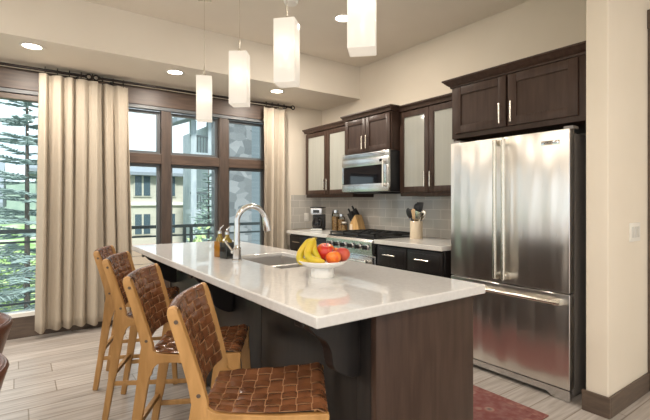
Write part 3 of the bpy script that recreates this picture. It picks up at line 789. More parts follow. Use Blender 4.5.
# leaning block, its slotted face turned up to the left; pale front
kp = [(-.085, 0), (.105, 0), (.06, .125), (.015, .215), (-.085, .105)]
bm = B(); prism(bm, [(kx + .035 + .0 * a, 0) for a, b in kp][:0] or [(ky - a * .95, Z0 + b * .98) for a, b in kp], 'x', kx - .05, kx + .055); part('block', bm, 'bamboo', r, bevel=.003)
bm = B(); box(bm, kx - .056, kx - .0505, ky + .030, ky + .080, Z0 + .002, Z0 + .095); part('front_panel', bm, 'bamboo_pale', r)
dirk = Vector((0, .62, .78)); k = 0
for i in range(3):
    for j in range(3):
        if i == 2 and j == 0: continue
        s = .18 + i * .32
        base_p = Vector((kx - .035 + j * .035, ky + .0815 + (-.0145 - .081) * s, Z0 + (.105 + .11 * s) * .98))
        L = .118 + .018 * ((i * 2 + j) % 3)
        kn = thing('knife', 'black-handled kitchen knife standing in the wooden knife block', 'knife', base_p, 0, 'knives in the knife block')
        bm = B(); tube(bm, [base_p + dirk * .012, base_p + dirk * .02, base_p + dirk * (L * .6), base_p + dirk * L], [.010, .012, .0145, .012], 10, flat=(.8, 1.1)); part('handle', bm, 'black_plastic', kn)
        bm = B(); tube(bm, [base_p + dirk * .001, base_p + dirk * .012], .0075, 10); part('bolster', bm, 'chrome', kn)
        k += 1

# utensil crock
ux, uy = 3.215, 2.90
r = thing('utensil_crock', 'cream ceramic crock holding cooking utensils on the counter', 'crock', (ux, uy, Z0))
bm = B(); lathe(bm, [(0, 0), (.060, 0), (.063, .004), (.062, .08), (.062, .172), (.060, .175), (.055, .173), (.054, .01), (0, .008)], (ux, uy, Z0), 36); part('vessel', bm, 'cream_ceramic', r, smooth=40)
def utensil(name, label, dx, dy, L, head, mat, lean):
    p0 = Vector((ux + dx, uy + dy, Z0 + .012)); d = Vector((lean[0], lean[1], 1)).normalized(); p1 = p0 + d * L
    r = thing(name, label, 'utensil', p0, 0, 'utensils in the cream crock')
    bm = B(); tube(bm, [p0, p0 + d * L * .5, p1], [.006, .0055, .005], 8); part('handle', bm, mat, r)
    bm = B(); yax = Vector((0, 1, 0)); 
    if head == 'spoon': 
        t = bmesh.new(); bmesh.ops.create_uvsphere(t, u_segments=18, v_segments=10, radius=1)
        for v in t.verts: v.co = Vector((v.co.x * .012, v.co.y * .038, v.co.z * .055))
        t.transform(Matrix.Translation(p1 + d * .035) @ Vector((0, 0, 1)).rotation_difference(d).to_matrix().to_4x4()); _merge(bm, t)
    elif head == 'spatula':
        t = bmesh.new(); box(t, -.004, .004, -.042, .042, -.01, .100, .003); 
        for v in t.verts: v.co.y *= .75 + .25 * min(1, max(0, v.co.z / .05))
        t.transform(Matrix.Translation(p1) @ Vector((0, 0, 1)).rotation_difference(d).to_matrix().to_4x4()); _merge(bm, t)
    elif head == 'whisk':
        for k in range(6):
            a = k / 6 * PI; pts = []
            for i in range(13):
                q = -PI * .5 + i / 12 * PI * 2; 
                q = i / 12
                w_ = .028 * math.sin(q * PI) ** .7 if 0 < q < 1 else 0
                side = 1
                pts.append((math.cos(a) * .042 * math.sin(q * 2 * PI) * (1 if True else side), math.sin(a) * .042 * math.sin(q * 2 * PI),   .062 * (1 - math.cos(q * 2 * PI))))
            t = bmesh.new(); tube(t, pts, .003, 6, cap=False); t.transform(Matrix.Translation(p1) @ Vector((0, 0, 1)).rotation_difference(d).to_matrix().to_4x4()); _merge(bm, t)
    part('head', bm, mat, r)
utensil('wooden_spoon', 'pale wooden spoon standing in the cream crock', .020, .006, .20, 'spoon', 'wood_spoon', (-.16, .04))
utensil('spatula', 'black slotted-shape spatula at the back of the cream crock', .02, -.008, .25, 'spatula', 'black_plastic', (.06, -.02))
utensil('ladle', 'black ladle leaning left out of the cream crock', .0, -.03, .225, 'spoon', 'black_plastic', (-.10, .42))
utensil('whisk', 'wire whisk leaning far left out of the cream crock', .0, -.042, .19, 'whisk', 'chrome', (0.06, .54))
utensil('serving_spoon', 'steel serving spoon leaning right out of the cream crock', .0, .030, .21, 'spoon', 'nickel', (.06, -.44))
utensil('turner', 'grey steel turner in the right side of the cream crock', .015, .012, .175, 'spatula', 'nickel', (-.20, -.28))
utensil('slotted_spoon', 'black cooking spoon standing upright in the crock middle', .02, .012, .25, 'spoon', 'black_plastic', (.05, .06))

# plates on the walls
r = thing('outlet_plate', 'white wall outlet on the tile left of the coffee maker', 'outlet', (3.21, YW - .0125, 1.01))
bm = B(); box(bm, 3.175, 3.245, YW - .019, YW - .0125, 1.01, 1.125, .003); part('plate', bm, 'white_plastic', r)
for z in (1.045, 1.09):
    bm = B(); box(bm, 3.195, 3.225, YW - .0215, YW - .019, z - .014, z + .014, .002); part('socket', bm, 'white_trim', r)
r = thing('switch_plate', 'white triple light switch plate on the beige wall at right', 'switch', (3.225, 1.055, 1.02))
bm = B(); box(bm, 3.14, 3.31, 1.0475, 1.0545, 1.025, 1.145, .003); part('plate', bm, 'white_plastic', r)
for x in (3.178, 3.225, 3.272):
    bm = B(); box(bm, x - .016, x + .016, 1.0435, 1.0475, 1.05, 1.12, .002); part('rocker', bm, 'rocker_white', r)

# rug
r = thing('rug', 'faded red patterned runner rug on the floor before the refrigerator', 'rug', (2.18, 2.3, 0))
bm = B(); box(bm, 1.86, 2.50, 1.33, 3.24, .001, .009, .003); part('field', bm, 'rug_wool', r)
noise_var('rug_border', (0.17, 0.050, 0.045), (0.26, 0.12, 0.10), nscale=30, rough=.95)
bm = B(); slab(bm, [1.80, 1.86, 2.50, 2.56], [1.27, 1.33, 3.24, 3.30], [(1, 1)], .001, .0085); part('border', bm, 'rug_border', r)

# ------------------------------------------------------------------ counter stools
def woven(bm, surf, nu, nv, h, sub=4):
    """straps over and under; surf(s,t) -> point, s and t in 0..1; alternate cells bulge along one or the other strap"""
    def nrm(s, t):
        e = 1e-3
        a = Vector(surf(s + e, t)) - Vector(surf(s - e, t)); b = Vector(surf(s, t + e)) - Vector(surf(s, t - e))
        return a.cross(b).normalized()
    for i in range(nu):
        for j in range(nv):
            over = (i + j) % 2
            g = []
            for a in range(sub + 1):
                row = []
                for b in range(sub + 1):
                    p, q = a / sub, b / sub
                    # the strap on top runs past its cell lengthwise and is inset across it
                    along, across = (p, q) if over else (q, p)
                    hgt = h * (math.sin(along * PI) ** .7 * 1.0) - h * .15 * (abs(across - .5) * 2) ** 4
                    ins = .065
                    ac = ins + across * (1 - 2 * ins); al = -.0 + along * 1.0
                    pp, qq = (al, ac) if over else (ac, al)
                    s = min(max((i + pp) / nu, 0), 1); t = min(max((j + qq) / nv, 0), 1)
                    row.append(bm.verts.new(Vector(surf(s, t)) + nrm(min(max(s, .01), .99), min(max(t, .01), .99)) * hgt))
                g.append(row)
            for a in range(sub):
                for b in range(sub): bm.faces.new((g[a][b], g[a + 1][b], g[a + 1][b + 1], g[a][b + 1]))
    # backing sheet a little below, pale to paint highlights along the strap edges
    N = 12; g = []
    for a in range(N + 1):
        g.append([bm.verts.new(Vector(surf(a / N, b / N)) - nrm(min(max(a / N, .01), .99), min(max(b / N, .01), .99)) * h * .25) for b in range(N + 1)])
    for a in range(N):
        for b in range(N): bm.faces.new((g[a][b], g[a + 1][b], g[a + 1][b + 1], g[a][b + 1])).material_index = 1
    return bm

PART = part
def make_stool(label):
    r = thing('counter_stool', label, 'stool', (0, 0, 0), 0, 'woven leather counter stools along the island')
    W2, T = .211, .026      # outer half width, board thickness
    lo = .175
    zs = .588
    def part(name, bm, mat, parent, **kw):
        for v in bm.verts:          # the frame narrows towards the back of the seat
            k = .86 + .14 * min(1, max(0, (v.co.x + .2) / .4))
            if v.co.z > .62 and v.co.x < -.05: k += (1 - k) * min(1, (v.co.z - .62) / .30)
            v.co.y *= k
        return PART(name, bm, mat, parent, **kw)
    def arc(c, rad, a0, a1, n=6): return [(c[0] + rad * math.cos(a0 + (a1 - a0) * k / n), c[1] + rad * math.sin(a0 + (a1 - a0) * k / n)) for k in range(n + 1)]
    for s in (1, -1):
        y0, y1 = (W2 - T, W2) if s > 0 else (-W2, -W2 + T)
        # rear leg and back post in one bent board, rounded at the top
        bm = B()
        ribbon(bm, [(-.315, 0, .034), (-.275, .25, .040), (-.240, .48, .050), (-.226, .58, .058), (-.222, .63, .052), (-.236, .70, .045), (-.262, .80, .040), (-.296, .915, .036), (-.302, .936, .032), (-.305, .948, .020)], y0, y1)
        lg = part('leg', bm, 'oak', r, world=False, bevel=.006)
        for (x, z) in ((-.288, .90), (-.224, .655)):
            bm = B(); tube(bm, [(x, y1 - (.001 if s > 0 else T - .001), z), (x, (y1 + .002) if s > 0 else (y0 - .002), z)], .007, 12)
            part('bolt', bm, 'baseboard_wood', lg, world=False)
        # front leg
        bm = B(); ribbon(bm, [(.205, 0, .032), (.190, .25, .038), (.174, .48, .046), (.168, .575, .052)], y0, y1)
        part('leg', bm, 'oak', r, world=False, bevel=.006)
        # seat rail with rounded corners into the legs
        top = [(-.2, zs + .028 + .0)]
        o = []
        o += [(-.212, zs + .085)] + [(-.160 + .050 * math.cos(a), zs + .056 + .050 * math.sin(a)) for a in [PI + k / 6 * PI / 2 for k in range(7)]]
        o += [(-.10, zs + .004), (.02, zs + .001), (.192, zs + .010), (.197, zs + .004), (.193, zs - .035)]
        o += [(.152, zs - .075)] + [(.098 + .052 * math.cos(a), zs - .085 + .052 * math.sin(a)) for a in [k / 6 * PI / 2 for k in range(7)]]
        o += [(-.150 + .052 * math.cos(a), zs - .085 + .052 * math.sin(a)) for a in [PI / 2 + k / 6 * PI / 2 for k in range(7)]] + [(-.212, zs - .10)]
        bm = B(); prism(bm, o[::-1], 'y', y0 + .001, y1 - .001); part('seat_rail', bm, 'oak', r, world=False, bevel=.004)
        # side stretcher
        bm = B(); box(bm, -.285, .193, y0 + .006, y1 - .006, .200, .226, .004); part('stretcher', bm, 'oak', r, world=False)
    inn = W2 - T
    bm = B(); box(bm, .172, .202, -inn, inn, .145, .172, .005); part('footrest', bm, 'oak', r, world=False)
    bm = B(); box(bm, -.288, -.266, -inn, inn, .245, .270, .004); part('stretcher', bm, 'oak', r, world=False)
    for x in (.170, -.205):
        bm = B(); box(bm, x - .013, x + .013, -inn, inn, zs - .045, zs - .012, .005); part('cross_rail', bm, 'oak', r, world=False)
    # woven seat: hangs between the rails, wraps over the front
    def seat(s, t):
        x = -.226 + s * .421; hw = inn - .001 + (T - .007) * min(1, max(0, (s - .06) / .16))
        y = -hw + t * 2 * hw
        z = zs + .013 + .012 * s - .010 * math.sin(t * PI) - .008 * math.sin(s * PI)
        if s > .93: z -= (s - .93) ** 2 * 4.0
        return (x, y, z)
    bm = B(); woven(bm, seat, 8, 7, .0042); part('seat', bm, 'leather', r, world=False, smooth=60).data.materials.append(M('leather_edge_highlight'))
    def back(s, t):
        z = .650 + s * .290; y = -inn + .001 + t * (2 * inn - .002)
        x = -.216 - .076 * s - .010 * s * s - .022 * math.sin(t * PI) + .004
        return (x, y, z)
    bm = B(); woven(bm, lambda s, t: back(s, 1 - t), 8, 6, .0040)
    woven(bm, lambda s, t: (back(s, t)[0] - .020, back(s, t)[1], back(s, t)[2]), 8, 6, .0040)
    part('backrest', bm, 'leather', r, world=False, smooth=60).data.materials.append(M('leather_edge_highlight'))
    bm = B(); N = 10; 
    pts = [back(1, k / N) for k in range(N + 1)]
    tube(bm, [(p[0] - .010, p[1], p[2] - .006) for p in pts], .0145, 10); part('top_strap', bm, 'leather', r, world=False, smooth=60)
    return r
stools = [  # near post top, far post top measured positions -> centre of the back
    ('woven brown leather counter stool nearest to the camera, its seat fully visible', (.400, 1.39), (.640, 1.735), -33),
    ('woven leather oak counter stool second from the near end of the island', (.391, 2.018), (.611, 2.387), -31),
    ('woven leather oak counter stool second from the window, partly hidden', (.406, 2.744), (.610, 3.076), -27),
    ('woven leather oak counter stool farthest away, nearest the window curtain', (.425, 3.24), (.590, 3.56), -22)]
proto = None
for (lab, a, b, rot) in stools:
    if proto is None: proto = make_stool(lab); o = proto
    else: o = copy_tree(proto); o['label'] = lab
    rz = math.radians(rot); mx_, my_ = (a[0] + b[0]) / 2, (a[1] + b[1]) / 2
    o.location = (mx_ + .29 * math.cos(rz), my_ + .29 * math.sin(rz), 0); o.rotation_euler = (0, 0, rz)
    if o is proto: o.location = (.757, 1.378, 0)

# ------------------------------------------------------------------ barrel chairs at the left edge
def make_barrel(label):
    r = thing('barrel_chair', label, 'chair', (0, 0, 0), 0, 'brown leather dining chairs at the left edge')
    # shell: arc open towards -X
    N = 26; prof = [(.170, .40), (.182, .46), (.222, .62), (.258, .745), (.266, .770), (.260, .782), (.246, .782), (.236, .770), (.226, .74), (.190, .62), (.150, .47), (.144, .42)]
    bm = B(); rings = []
    for k in range(N + 1):
        a = math.radians(-125 + 250 * k / N)
        dz = -.10 * max(0, (abs(a) - 1.2) / 1.0) ** 1.5
        rings.append([bm.verts.new((p * math.cos(a), p * math.sin(a) * 1.05, z + dz * max(0, (z - .45) / .3))) for p, z in prof])
    for p, q in zip(rings, rings[1:]):
        for k in range(len(prof)): bm.faces.new((p[k], p[(k + 1) % len(prof)], q[(k + 1) % len(prof)], q[k]))
    bm.faces.new(rings[0]); bm.faces.new(rings[-1][::-1])
    part('shell', bm, 'barrel_leather', r, world=False, smooth=50)
    bm = B(); pts = []
    for k in range(N + 1):
        a = math.radians(-125 + 250 * k / N); dz = -.10 * max(0, (abs(a) - 1.2) / 1.0) ** 1.5
        pts.append((.251 * math.cos(a), .251 * math.sin(a) * 1.05, .783 + dz * 1.1))
    tube(bm, pts, .004, 8); part('piping', bm, 'barrel_leather', r, world=False)
    bm = B(); lathe(bm, [(0, .36), (.140, .36), (.143, .40), (.145, .445), (.135, .462), (0, .466)], (-.01, 0, 0), 36); part('seat', bm, 'barrel_leather', r, world=False, smooth=50)
    for sx in (-1, 1):
        for sy in (-1, 1):
            bm = B(); tube(bm, [(sx * .085, sy * .085, .358), (sx * .17, sy * .17, 0)], [.020, .013], 12); part('leg', bm, 'baseboard_wood', r, world=False)
    return r
c1 = make_barrel('brown leather barrel chair at the left edge, the one nearer the curtain')
c1.location = (-.285, 2.25, 0)
c2 = copy_tree(c1); c2['label'] = 'brown leather barrel chair at the left edge, the one nearer the camera'; c2.location = (-.290, 1.655, 0)

# ------------------------------------------------------------------ curtains and rods
def curtain(name, label, x0t, x1t, x0b, x1b, ztop, zbot, folds, y=4.79, amp=.055, seed=1):
    rnd = random.Random(seed); ph = [rnd.uniform(0, 6.28) for _ in range(6)]
    NU, NV = 140, 26; bm = B(); g = []
    for j in range(NV + 1):
        v = j / NV; row = []
        z = ztop + (zbot - ztop) * v
        for i in range(NU + 1):
            u = i / NU
            uu = u + .018 * math.sin(u * 9 + ph[0]) + .012 * math.sin(u * 17 + ph[1] + v * 1.2)
            a = x0t + (x0b - x0t) * v; b = x1t + (x1b - x1t) * v
            f = math.sin(uu * folds * 2 * PI + ph[2]) + .35 * math.sin(uu * folds * 4 * PI + ph[3] + v * 2) + .25 * math.sin(uu * folds * 1.1 * PI + ph[4] - v)
            d = amp * (0.55 + .45 * min(1, v * 3)) * f * (.75 + .25 * math.sin(u * 5 + ph[5] + v * 1.6))
            row.append(bm.verts.new((a + (b - a) * u + .012 * math.cos(uu * folds * 2 * PI + ph[2]) * v, y + d, z + .006 * f * (1 if v > .98 else 0))))
        g.append(row)
    for j in range(NV):
        for i in range(NU): bm.faces.new((g[j][i], g[j][i + 1], g[j + 1][i + 1], g[j + 1][i]))
    r = thing(name, label, 'curtain', ((x0b + x1b) / 2, y, zbot), 0, 'linen curtains on the window wall')
    o = part('panel', bm, 'linen', r, smooth=180)
    md = o.modifiers.new('thick', 'SOLIDIFY'); md.thickness = .004
    n = max(4, int(folds) + 1)
    for k in range(n):
        x = x0t + (x1t - x0t) * (k + .5) / n
        bm = B(); tube(bm, [(x, y + .026 * math.cos(t), ZR + .026 * math.sin(t) - .004) for t in [i / 16 * 2 * PI for i in range(17)]], .0035, 8, cap=False)
        tube(bm, [(x, y, ZR - .028), (x, y, ZR - .055)], .003, 6)
        part('ring', bm, 'bronze', r)
    return r
ZR = 2.522
curtain('curtain', 'cream linen curtain panel at the far left, beside the glass door', .150, .640, .128, .625, ZR - .045, .075, 4.6, y=4.755, seed=3)
curtain('curtain', 'cream linen curtain panel just left of the six-pane window', .545, .930, .575, .995, ZR - .045, .075, 3.4, y=4.815, seed=8)
curtain('curtain', 'cream linen curtain panel right of the six-pane window', 2.49, 2.84, 2.49, 2.845, ZR - .045, .075, 2.3, seed=5)
def rod(label, x0, x1, fin):
    r = thing('curtain_rod', label, 'curtain rod', ((x0 + x1) / 2, 4.79, ZR), 0, 'bronze rods on the window wall')
    bm = B(); tube(bm, [(x0, 4.79, ZR), (x1, 4.79, ZR)], .013, 14); part('pole', bm, 'bronze', r)
    for x in fin:
        s = 1 if x == x1 else -1
        bm = B(); tube(bm, [(x, 4.79, ZR), (x + s * .012, 4.79, ZR)], .018, 14)
        tube(bm, [(x + s * .034 + .024 * math.cos(t), 4.79, ZR + .024 * math.sin(t)) for t in [i / 16 * 2 * PI for i in range(17)]], .007, 8, cap=False)
        part('finial', bm, 'bronze', r)
    for x in (x0 + .12, x1 - .06):
        bm = B(); tube(bm, [(x, 4.79, ZR - .016), (x, 4.868, ZR - .016)], .006, 8); box(bm, x - .012, x + .012, 4.862, 4.869, ZR - .05, ZR + .0, .002); part('bracket', bm, 'bronze', r)
rod('dark curtain rod above the sliding glass door', -1.7, .530, (.530,))
rod('dark curtain rod running above the six-pane window', .66, 2.90, (.66, 2.90))

# ------------------------------------------------------------------ pendants
def make_pendant(label):
    r = thing('pendant_lamp', label, 'pendant lamp', (0, 0, 0), 0, 'white glass pendants above the island')
    h, w = .354, .060
    bm = B(); box(bm, -w, w, -w, w, 0, h, .003); part('lamp_shade', bm, 'opal_glass', r, world=False)
    bm = B(); lathe(bm, [(0, h), (.014, h), (.014, h + .02), (.006, h + .03), (.006, h + .085), (0, h + .085)], seg=14); part('socket', bm, 'nickel', r, world=False)
    bm = B(); tube(bm, [(0, 0, h + .08), (0, 0, 2.96 - 1.93)], .0017, 6); part('cord', bm, 'nickel', r, world=False)
    t = 2.969 - 1.93
    bm = B(); box(bm, -.055, .055, -.055, .055, t - .045, t, .004); part('canopy', bm, 'nickel', r, world=False)
    ld = bpy.data.lights.new('bulb_light', 'POINT'); ld.energy = PENDANT_W; ld.color = (1, .86, .68); ld.shadow_soft_size = .03
    lo = bpy.data.objects.new('bulb_light', ld); COL.objects.link(lo); lo.parent = r; lo.location = (0, 0, .2)
    return r
pl = [('white glass pendant lamp farthest from the camera, near the window', 3.37, 203), ('white glass pendant lamp, second farthest from the camera', 2.69, 218), ('white glass pendant lamp, second nearest to the camera', 2.06, 227), ('white glass pendant lamp nearest to the camera, cut by the top edge', 1.415, 225)]
proto = None
for lab, y, az in pl:
    if proto is None: proto = make_pendant(lab); o = proto
    else: o = copy_tree(proto); o['label'] = lab
    o.location = (1.222, y, 1.938); o.rotation_euler = (0, 0, math.radians(-az))

# ------------------------------------------------------------------ recessed lights (each with its own lamp), then unseen fill lights added
def make_can(label):
    r = thing('recessed_light', label, 'ceiling light', (0, 0, 0), 0, 'recessed lights in the ceiling')
    bm = B(); lathe(bm, [(.066, 0), (.088, -.001), (.090, -.004), (.086, -.007), (.068, -.006), (.066, 0)], seg=40); part('trim_ring', bm, 'white_trim', r, world=False)
    bm = B(); lathe(bm, [(0, -.003), (.066, -.003), (.066, -.001), (0, -.001)], seg=32); part('lens', bm, 'lamp_lens', r, world=False)
    ld = bpy.data.lights.new('can_light', 'AREA'); ld.shape = 'DISK'; ld.size = .13; ld.energy = CAN_W; ld.color = CAN_COL; ld.spread = math.radians(170)
    lo = bpy.data.objects.new('can_light', ld); COL.objects.link(lo); lo.parent = r; lo.location = (0, 0, -.010)
    return r
cans = [((.088, 4.268, ZS), 'round recessed light in the soffit above the left curtain'),
        ((1.258, 4.291, ZS), 'round recessed light in the soffit left of the farthest pendant'),
        ((2.437, 4.333, ZS), 'round recessed light in the soffit above the right curtain'),
        ((2.417, 3.067, ZC), 'round recessed light in the main ceiling beside the nearest pendant')]
for x in (-3.0, -1.4, .2, 2.4):  # unseen lights added behind the camera to brighten the room
    for y in (-2.6, -1.0, .5):
        if x > 2 and y > 0: continue
        cans.append(((x, y, ZC), 'unseen recessed fill light added over the living area behind the camera'))
cans += [((-1.3, 2.8, ZC), 'unseen recessed fill light added over the dining area left of the stools'), ((-3.0, 2.8, ZC), 'unseen recessed fill light added over the dining area left of the stools'), ((-1.3, 4.27, ZS), 'unseen soffit fill light added above the sliding glass door, out at the far left')]  # more unseen lights added at the left for fill
soffit_light = bpy.data.lights.new('soffit_light', 'AREA'); soffit_light.shape = 'DISK'; soffit_light.size = .13; soffit_light.energy = SOFFIT_W; soffit_light.color = CAN_COL
proto = None
for p, lab in cans:
    if proto is None: proto = make_can(lab); o = proto
    else: o = copy_tree(proto); o['label'] = lab
    o.location = p
    if p[2] < 2.7:
        for ch in o.children:
            if ch.type == 'LIGHT':
                ch.data = soffit_light
    if p[1] < 1.5 or p[0] < -.5: o['group'] = 'unseen fill lights added around the room'

r = single('smoke_detector', lathe(B(), [(0, 0), (.06, 0), (.062, -.012), (.052, -.032), (0, -.036)], (1.848, 3.048, ZC - .0005), 32), 'white_trim', 'small round white smoke detector on the main ceiling', 'smoke detector', (1.848, 3.048, ZC))

# ------------------------------------------------------------------ outside
bm = B(); box(bm, XL, 3.9, YW + .151, 6.45, -.25, -.06); struct('balcony_floor', bm, 'paving')
r = thing('balcony_railing', 'dark metal balcony railing beyond the windows', 'railing', (0, 6.35, -.06))
bm = B(); box(bm, XL, 3.9, 6.33, 6.37, .90, .945); part('top_rail', bm, 'rail_metal', r)
bm = B(); box(bm, XL, 3.9, 6.34, 6.36, .775, .80); part('middle_rail', bm, 'rail_metal', r)
bm = B(); box(bm, XL, 3.9, 6.34, 6.36, .03, .055); part('bottom_rail', bm, 'rail_metal', r)
for x in (-3.6, -2.4, -1.2, .55, 2.0, 2.10, 3.8):
    bm = B(); box(bm, x - .02, x + .02, 6.33, 6.37, -.06, .90); part('post', bm, 'rail_metal', r)
bm = B(); 
for k in range(5): tube(bm, [(XL, 6.35, .16 + .12 * k), (3.9, 6.35, .16 + .12 * k)], .003, 6)
part('cable', bm, 'rail_metal', r)
G = -3.4
bm = B(); box(bm, -60, 90, 6.6, 140, G - .3, G); o = struct('ground', bm, 'lawn')
bm = B(); box(bm, -30, 40, 12.5, 17.5, G + .001, G + .02); o = struct('ground_road', bm, 'paving')

def conifer(x, y, h, rad, label, seed, levels=20):
    rnd = random.Random(seed)
    r = thing('conifer_tree', label, 'tree', (x, y, G), 0)
    bm = B(); tube(bm, [(0, 0, 0), (0, 0, h * .5), (0, 0, h)], [.06, .045, .012], 10); part('trunk', bm, 'bark', r, world=False)
    bm = B()
    for k in range(levels):
        f = k / levels; z = h * (.10 + .88 * f); L = rad * (1 - f) ** .75 + .12
        nb = 11
        for q in range(nb):
            a = q / nb * 2 * PI + rnd.uniform(-.3, .3) + k * .7; l_ = L * rnd.uniform(.65, 1.1)
            d = Vector((math.cos(a), math.sin(a), 0)); sd = Vector((-d.y, d.x, 0))
            droop = rnd.uniform(-.22, .02)
            zz = z + rnd.uniform(-.1, .1)
            pts = [Vector((0, 0, zz)) + d * l_ * t + Vector((0, 0, droop * l_ * t + .18 * l_ * t * t)) for t in (0, .35, .7, 1)]
            tube(bm, pts, [.014, .012, .009, .004], 4, cap=False)
            # twigs with needles: slim tapering tufts
            for t_ in (.2, .32, .44, .56, .68, .8, .9, 1.0):
                c = pts[0].lerp(pts[-1], t_)
                for s in (-1, 1):
                    tl_ = l_ * .30 * (1.15 - t_ * .6)
                    e_ = c + (d * .75 + sd * s * .8 + Vector((0, 0, rnd.uniform(-.25, .1)))).normalized() * tl_
                    tube(bm, [c, c.lerp(e_, .5), e_], [.008, .015, .003], 4, cap=False)
    part('foliage', bm, 'needles', r, world=False, smooth=0)
    return r
conifer(.12, 9.3, 7.6, 1.5, 'tall blue-green conifer right behind the balcony railing', 4)
conifer(-2.6, 11.4, 5.4, 1.3, 'shorter conifer left of the tall one outside', 9)
conifer(5.3, 14.2, 6.0, .9, 'slim conifer in front of the timber building outside', 12)

def shrub(x, y, z, sx, sz, label, seed, mat='leaves', n=420, size=.09):
    rnd = random.Random(seed); r = thing('shrub', label, 'shrub', (x, y, z))
    bm = B()
    for k in range(n):
        u = Vector((rnd.gauss(0, 1), rnd.gauss(0, 1), rnd.gauss(0, 1))).normalized() * (rnd.random() ** .4)
        c = Vector((u.x * sx, u.y * sx, sz * (.5 + .5 * u.z)))
        a = Vector((rnd.uniform(-1, 1), rnd.uniform(-1, 1), rnd.uniform(-.6, 1))).normalized(); b_ = a.orthogonal().normalized()
        s = size * rnd.uniform(.6, 1.3)
        bm.faces.new([bm.verts.new(c + q) for q in (a * s, b_ * s * .5, -a * s, -b_ * s * .5)])
    part('foliage', bm, mat, r, world=False, smooth=0)
    bm = B()
    for k in range(6):
        a = rnd.uniform(0, 6.28); tube(bm, [(0, 0, 0), (math.cos(a) * sx * .5, math.sin(a) * sx * .5, sz * .7)], [.03, .012], 6)
    part('stem', bm, 'bark', r, world=False)
shrub(2.72, 7.7, G, .42, 4.35, 'bright green leafy young tree behind the railing, centre window', 21, n=900, size=.07)
shrub(-3.6, 8.6, G, 1.0, 3.0, 'green bush below the balcony at far left', 22, n=900)
shrub(2.6, 11.0, G, 1.0, 2.6, 'low green bush beyond the railing under the left window pane', 23, n=900)
shrub(-.8, 16.8, G, 2.2, 3.4, 'bright lawn-side bush far behind the conifers', 25, n=900, size=.2)
shrub(6.75, 17.4, G, 1.0, 5.2, 'dark green tree before the timber building outside', 24, 'leaves_dark', 900, .12)

bm = B(); rnd = random.Random(2); pts_ = [(-90 + 6 * k, 3.0 + 2.2 * math.sin(k * .5) + rnd.uniform(-.5, .5)) for k in range(40)]
prism(bm, [(-90, G)] + pts_ + [(144, G)], 'y', 110, 118); noise_var('far_trees', (0.20, 0.27, 0.24), (0.28, 0.35, 0.30), nscale=.6, rough=.95); struct('hills', bm, 'far_trees')  # pale tree line with distance haze put into its colour
# beige apartment block far behind
r = thing('apartment_building', 'beige apartment block seen through the left window column', 'building', (6.5, 32, G))
bm = B(); box(bm, 1.0, 16.0, 29.5, 38, G, 3.0); part('wall', bm, 'siding_beige', r)
bm = B(); prism(bm, [(29.0, 3.0), (38.5, 3.0), (38.5, 3.2), (33.5, 4.0), (29.0, 3.2)], 'x', .4, 16.6); part('roof', bm, 'roof_grey', r)
for z in (-.9, 1.6):
    for x in (2.0, 4.3, 6.0, 7.6, 10.2, 12.8):
        bm = B(); box(bm, x, x + 1.1, 29.42, 29.52, z, z + 1.45); f = part('window', bm, 'siding_beige', r)
        for q in (0, .53):
            bm = B(); box(bm, x + .08 + q, x + .49 + q, 29.39, 29.43, z + .08, z + 1.37); part('pane', bm, 'far_window', f)
bm = B(); box(bm, 5.5, 8.9, 28.6, 29.5, G, -1.5); part('porch', bm, 'garage_door', r)
bm = B(); box(bm, 1.0, 16, 29.35, 29.5, 1.05, 1.25); part('band', bm, 'white_trim', r)
r = thing('cabin_house', 'low grey-roofed house behind the conifers at far left', 'building', (-5, 26, G))
bm = B(); box(bm, -9, -1.2, 25, 31, G, 1.0); part('wall', bm, 'siding_beige', r)
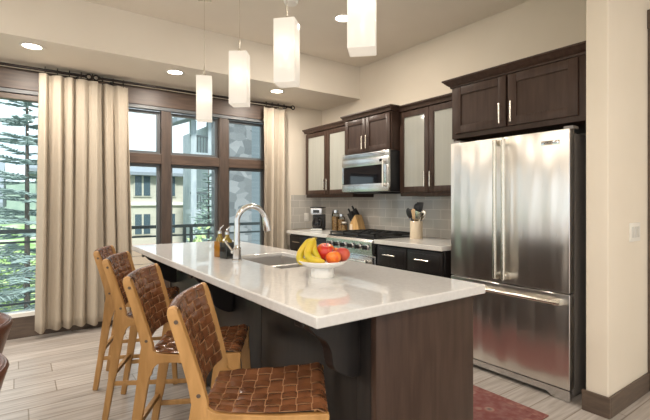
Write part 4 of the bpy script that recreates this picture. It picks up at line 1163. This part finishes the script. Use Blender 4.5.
bm = B(); prism(bm, [(24.3, 1.0), (31.7, 1.0), (31.7, 1.25), (28, 3.4), (24.3, 1.25)], 'x', -9.6, -.6); part('roof', bm, 'roof_grey', r)
bm = B(); box(bm, -5, -3.2, 24.9, 25, -1.2, .2); part('window', bm, 'far_window', r)

# timber and stone building with a roofed balcony
r = thing('timber_building', 'grey timber building with roofed balconies seen through centre window', 'building', (9.2, 23, G))
bm = B(); box(bm, 8.1, 16, 21.2, 26, G, 5.3); part('wall', bm, 'timber_grey', r)
bm = B(); prism(bm, [(5.9, 5.0), (5.9, 5.25), (11.5, 7.4), (17.5, 5.2), (17.5, 4.95), (11.5, 7.1)], 'y', 19.8, 22.6); part('roof', bm, 'roof_grey', r)
for x, y in ((6.9, 20.6), (7.75, 20.6), (8.7, 20.6), (10.6, 20.6)):
    bm = B(); box(bm, x - .13, x + .13, y - .13, y + .13, G, 5.25); part('post', bm, 'timber_grey', r)
for z in (.7, 3.5):
    bm = B(); box(bm, 6.75, 12, 20.5, 21.2, z, z + .2); dk = part('balcony', bm, 'timber_grey', r)
    bm = B(); box(bm, 6.75, 12, 20.5, 20.56, z + .95, z + 1.05)
    for k in range(36): box(bm, 6.8 + k * .145, 6.84 + k * .145, 20.51, 20.55, z + .2, z + .95)
    part('balustrade', bm, 'rail_metal', dk)
bm = B(); box(bm, 8.2, 8.9, 20.7, 21.21, G, 5.2); part('chimney', bm, 'stone', r)
for x, z in ((9.3, 1.2), (10.4, 1.2), (9.3, 3.9), (10.4, 3.9), (9.3, -1.6), (10.4, -1.6)):
    bm = B(); box(bm, x, x + .8, 21.12, 21.22, z, z + 1.3); f = part('window', bm, 'siding_beige', r)
    bm = B(); box(bm, x + .08, x + .72, 21.09, 21.13, z + .08, z + 1.22); part('pane', bm, 'far_window', f)
# stone pier and siding of the neighbouring wing
r = thing('stone_pier', 'grey stone pier with blue siding beyond the right window column', 'pier', (4.1, 8.3, G))
bm = B(); box(bm, 3.50, 4.00, 8.2, 9.2, G, 4.6); part('masonry', bm, 'stone', r)
bm = B(); box(bm, 4.001, 7.0, 8.35, 9.2, G, 4.6); part('siding', bm, 'siding_blue', r)
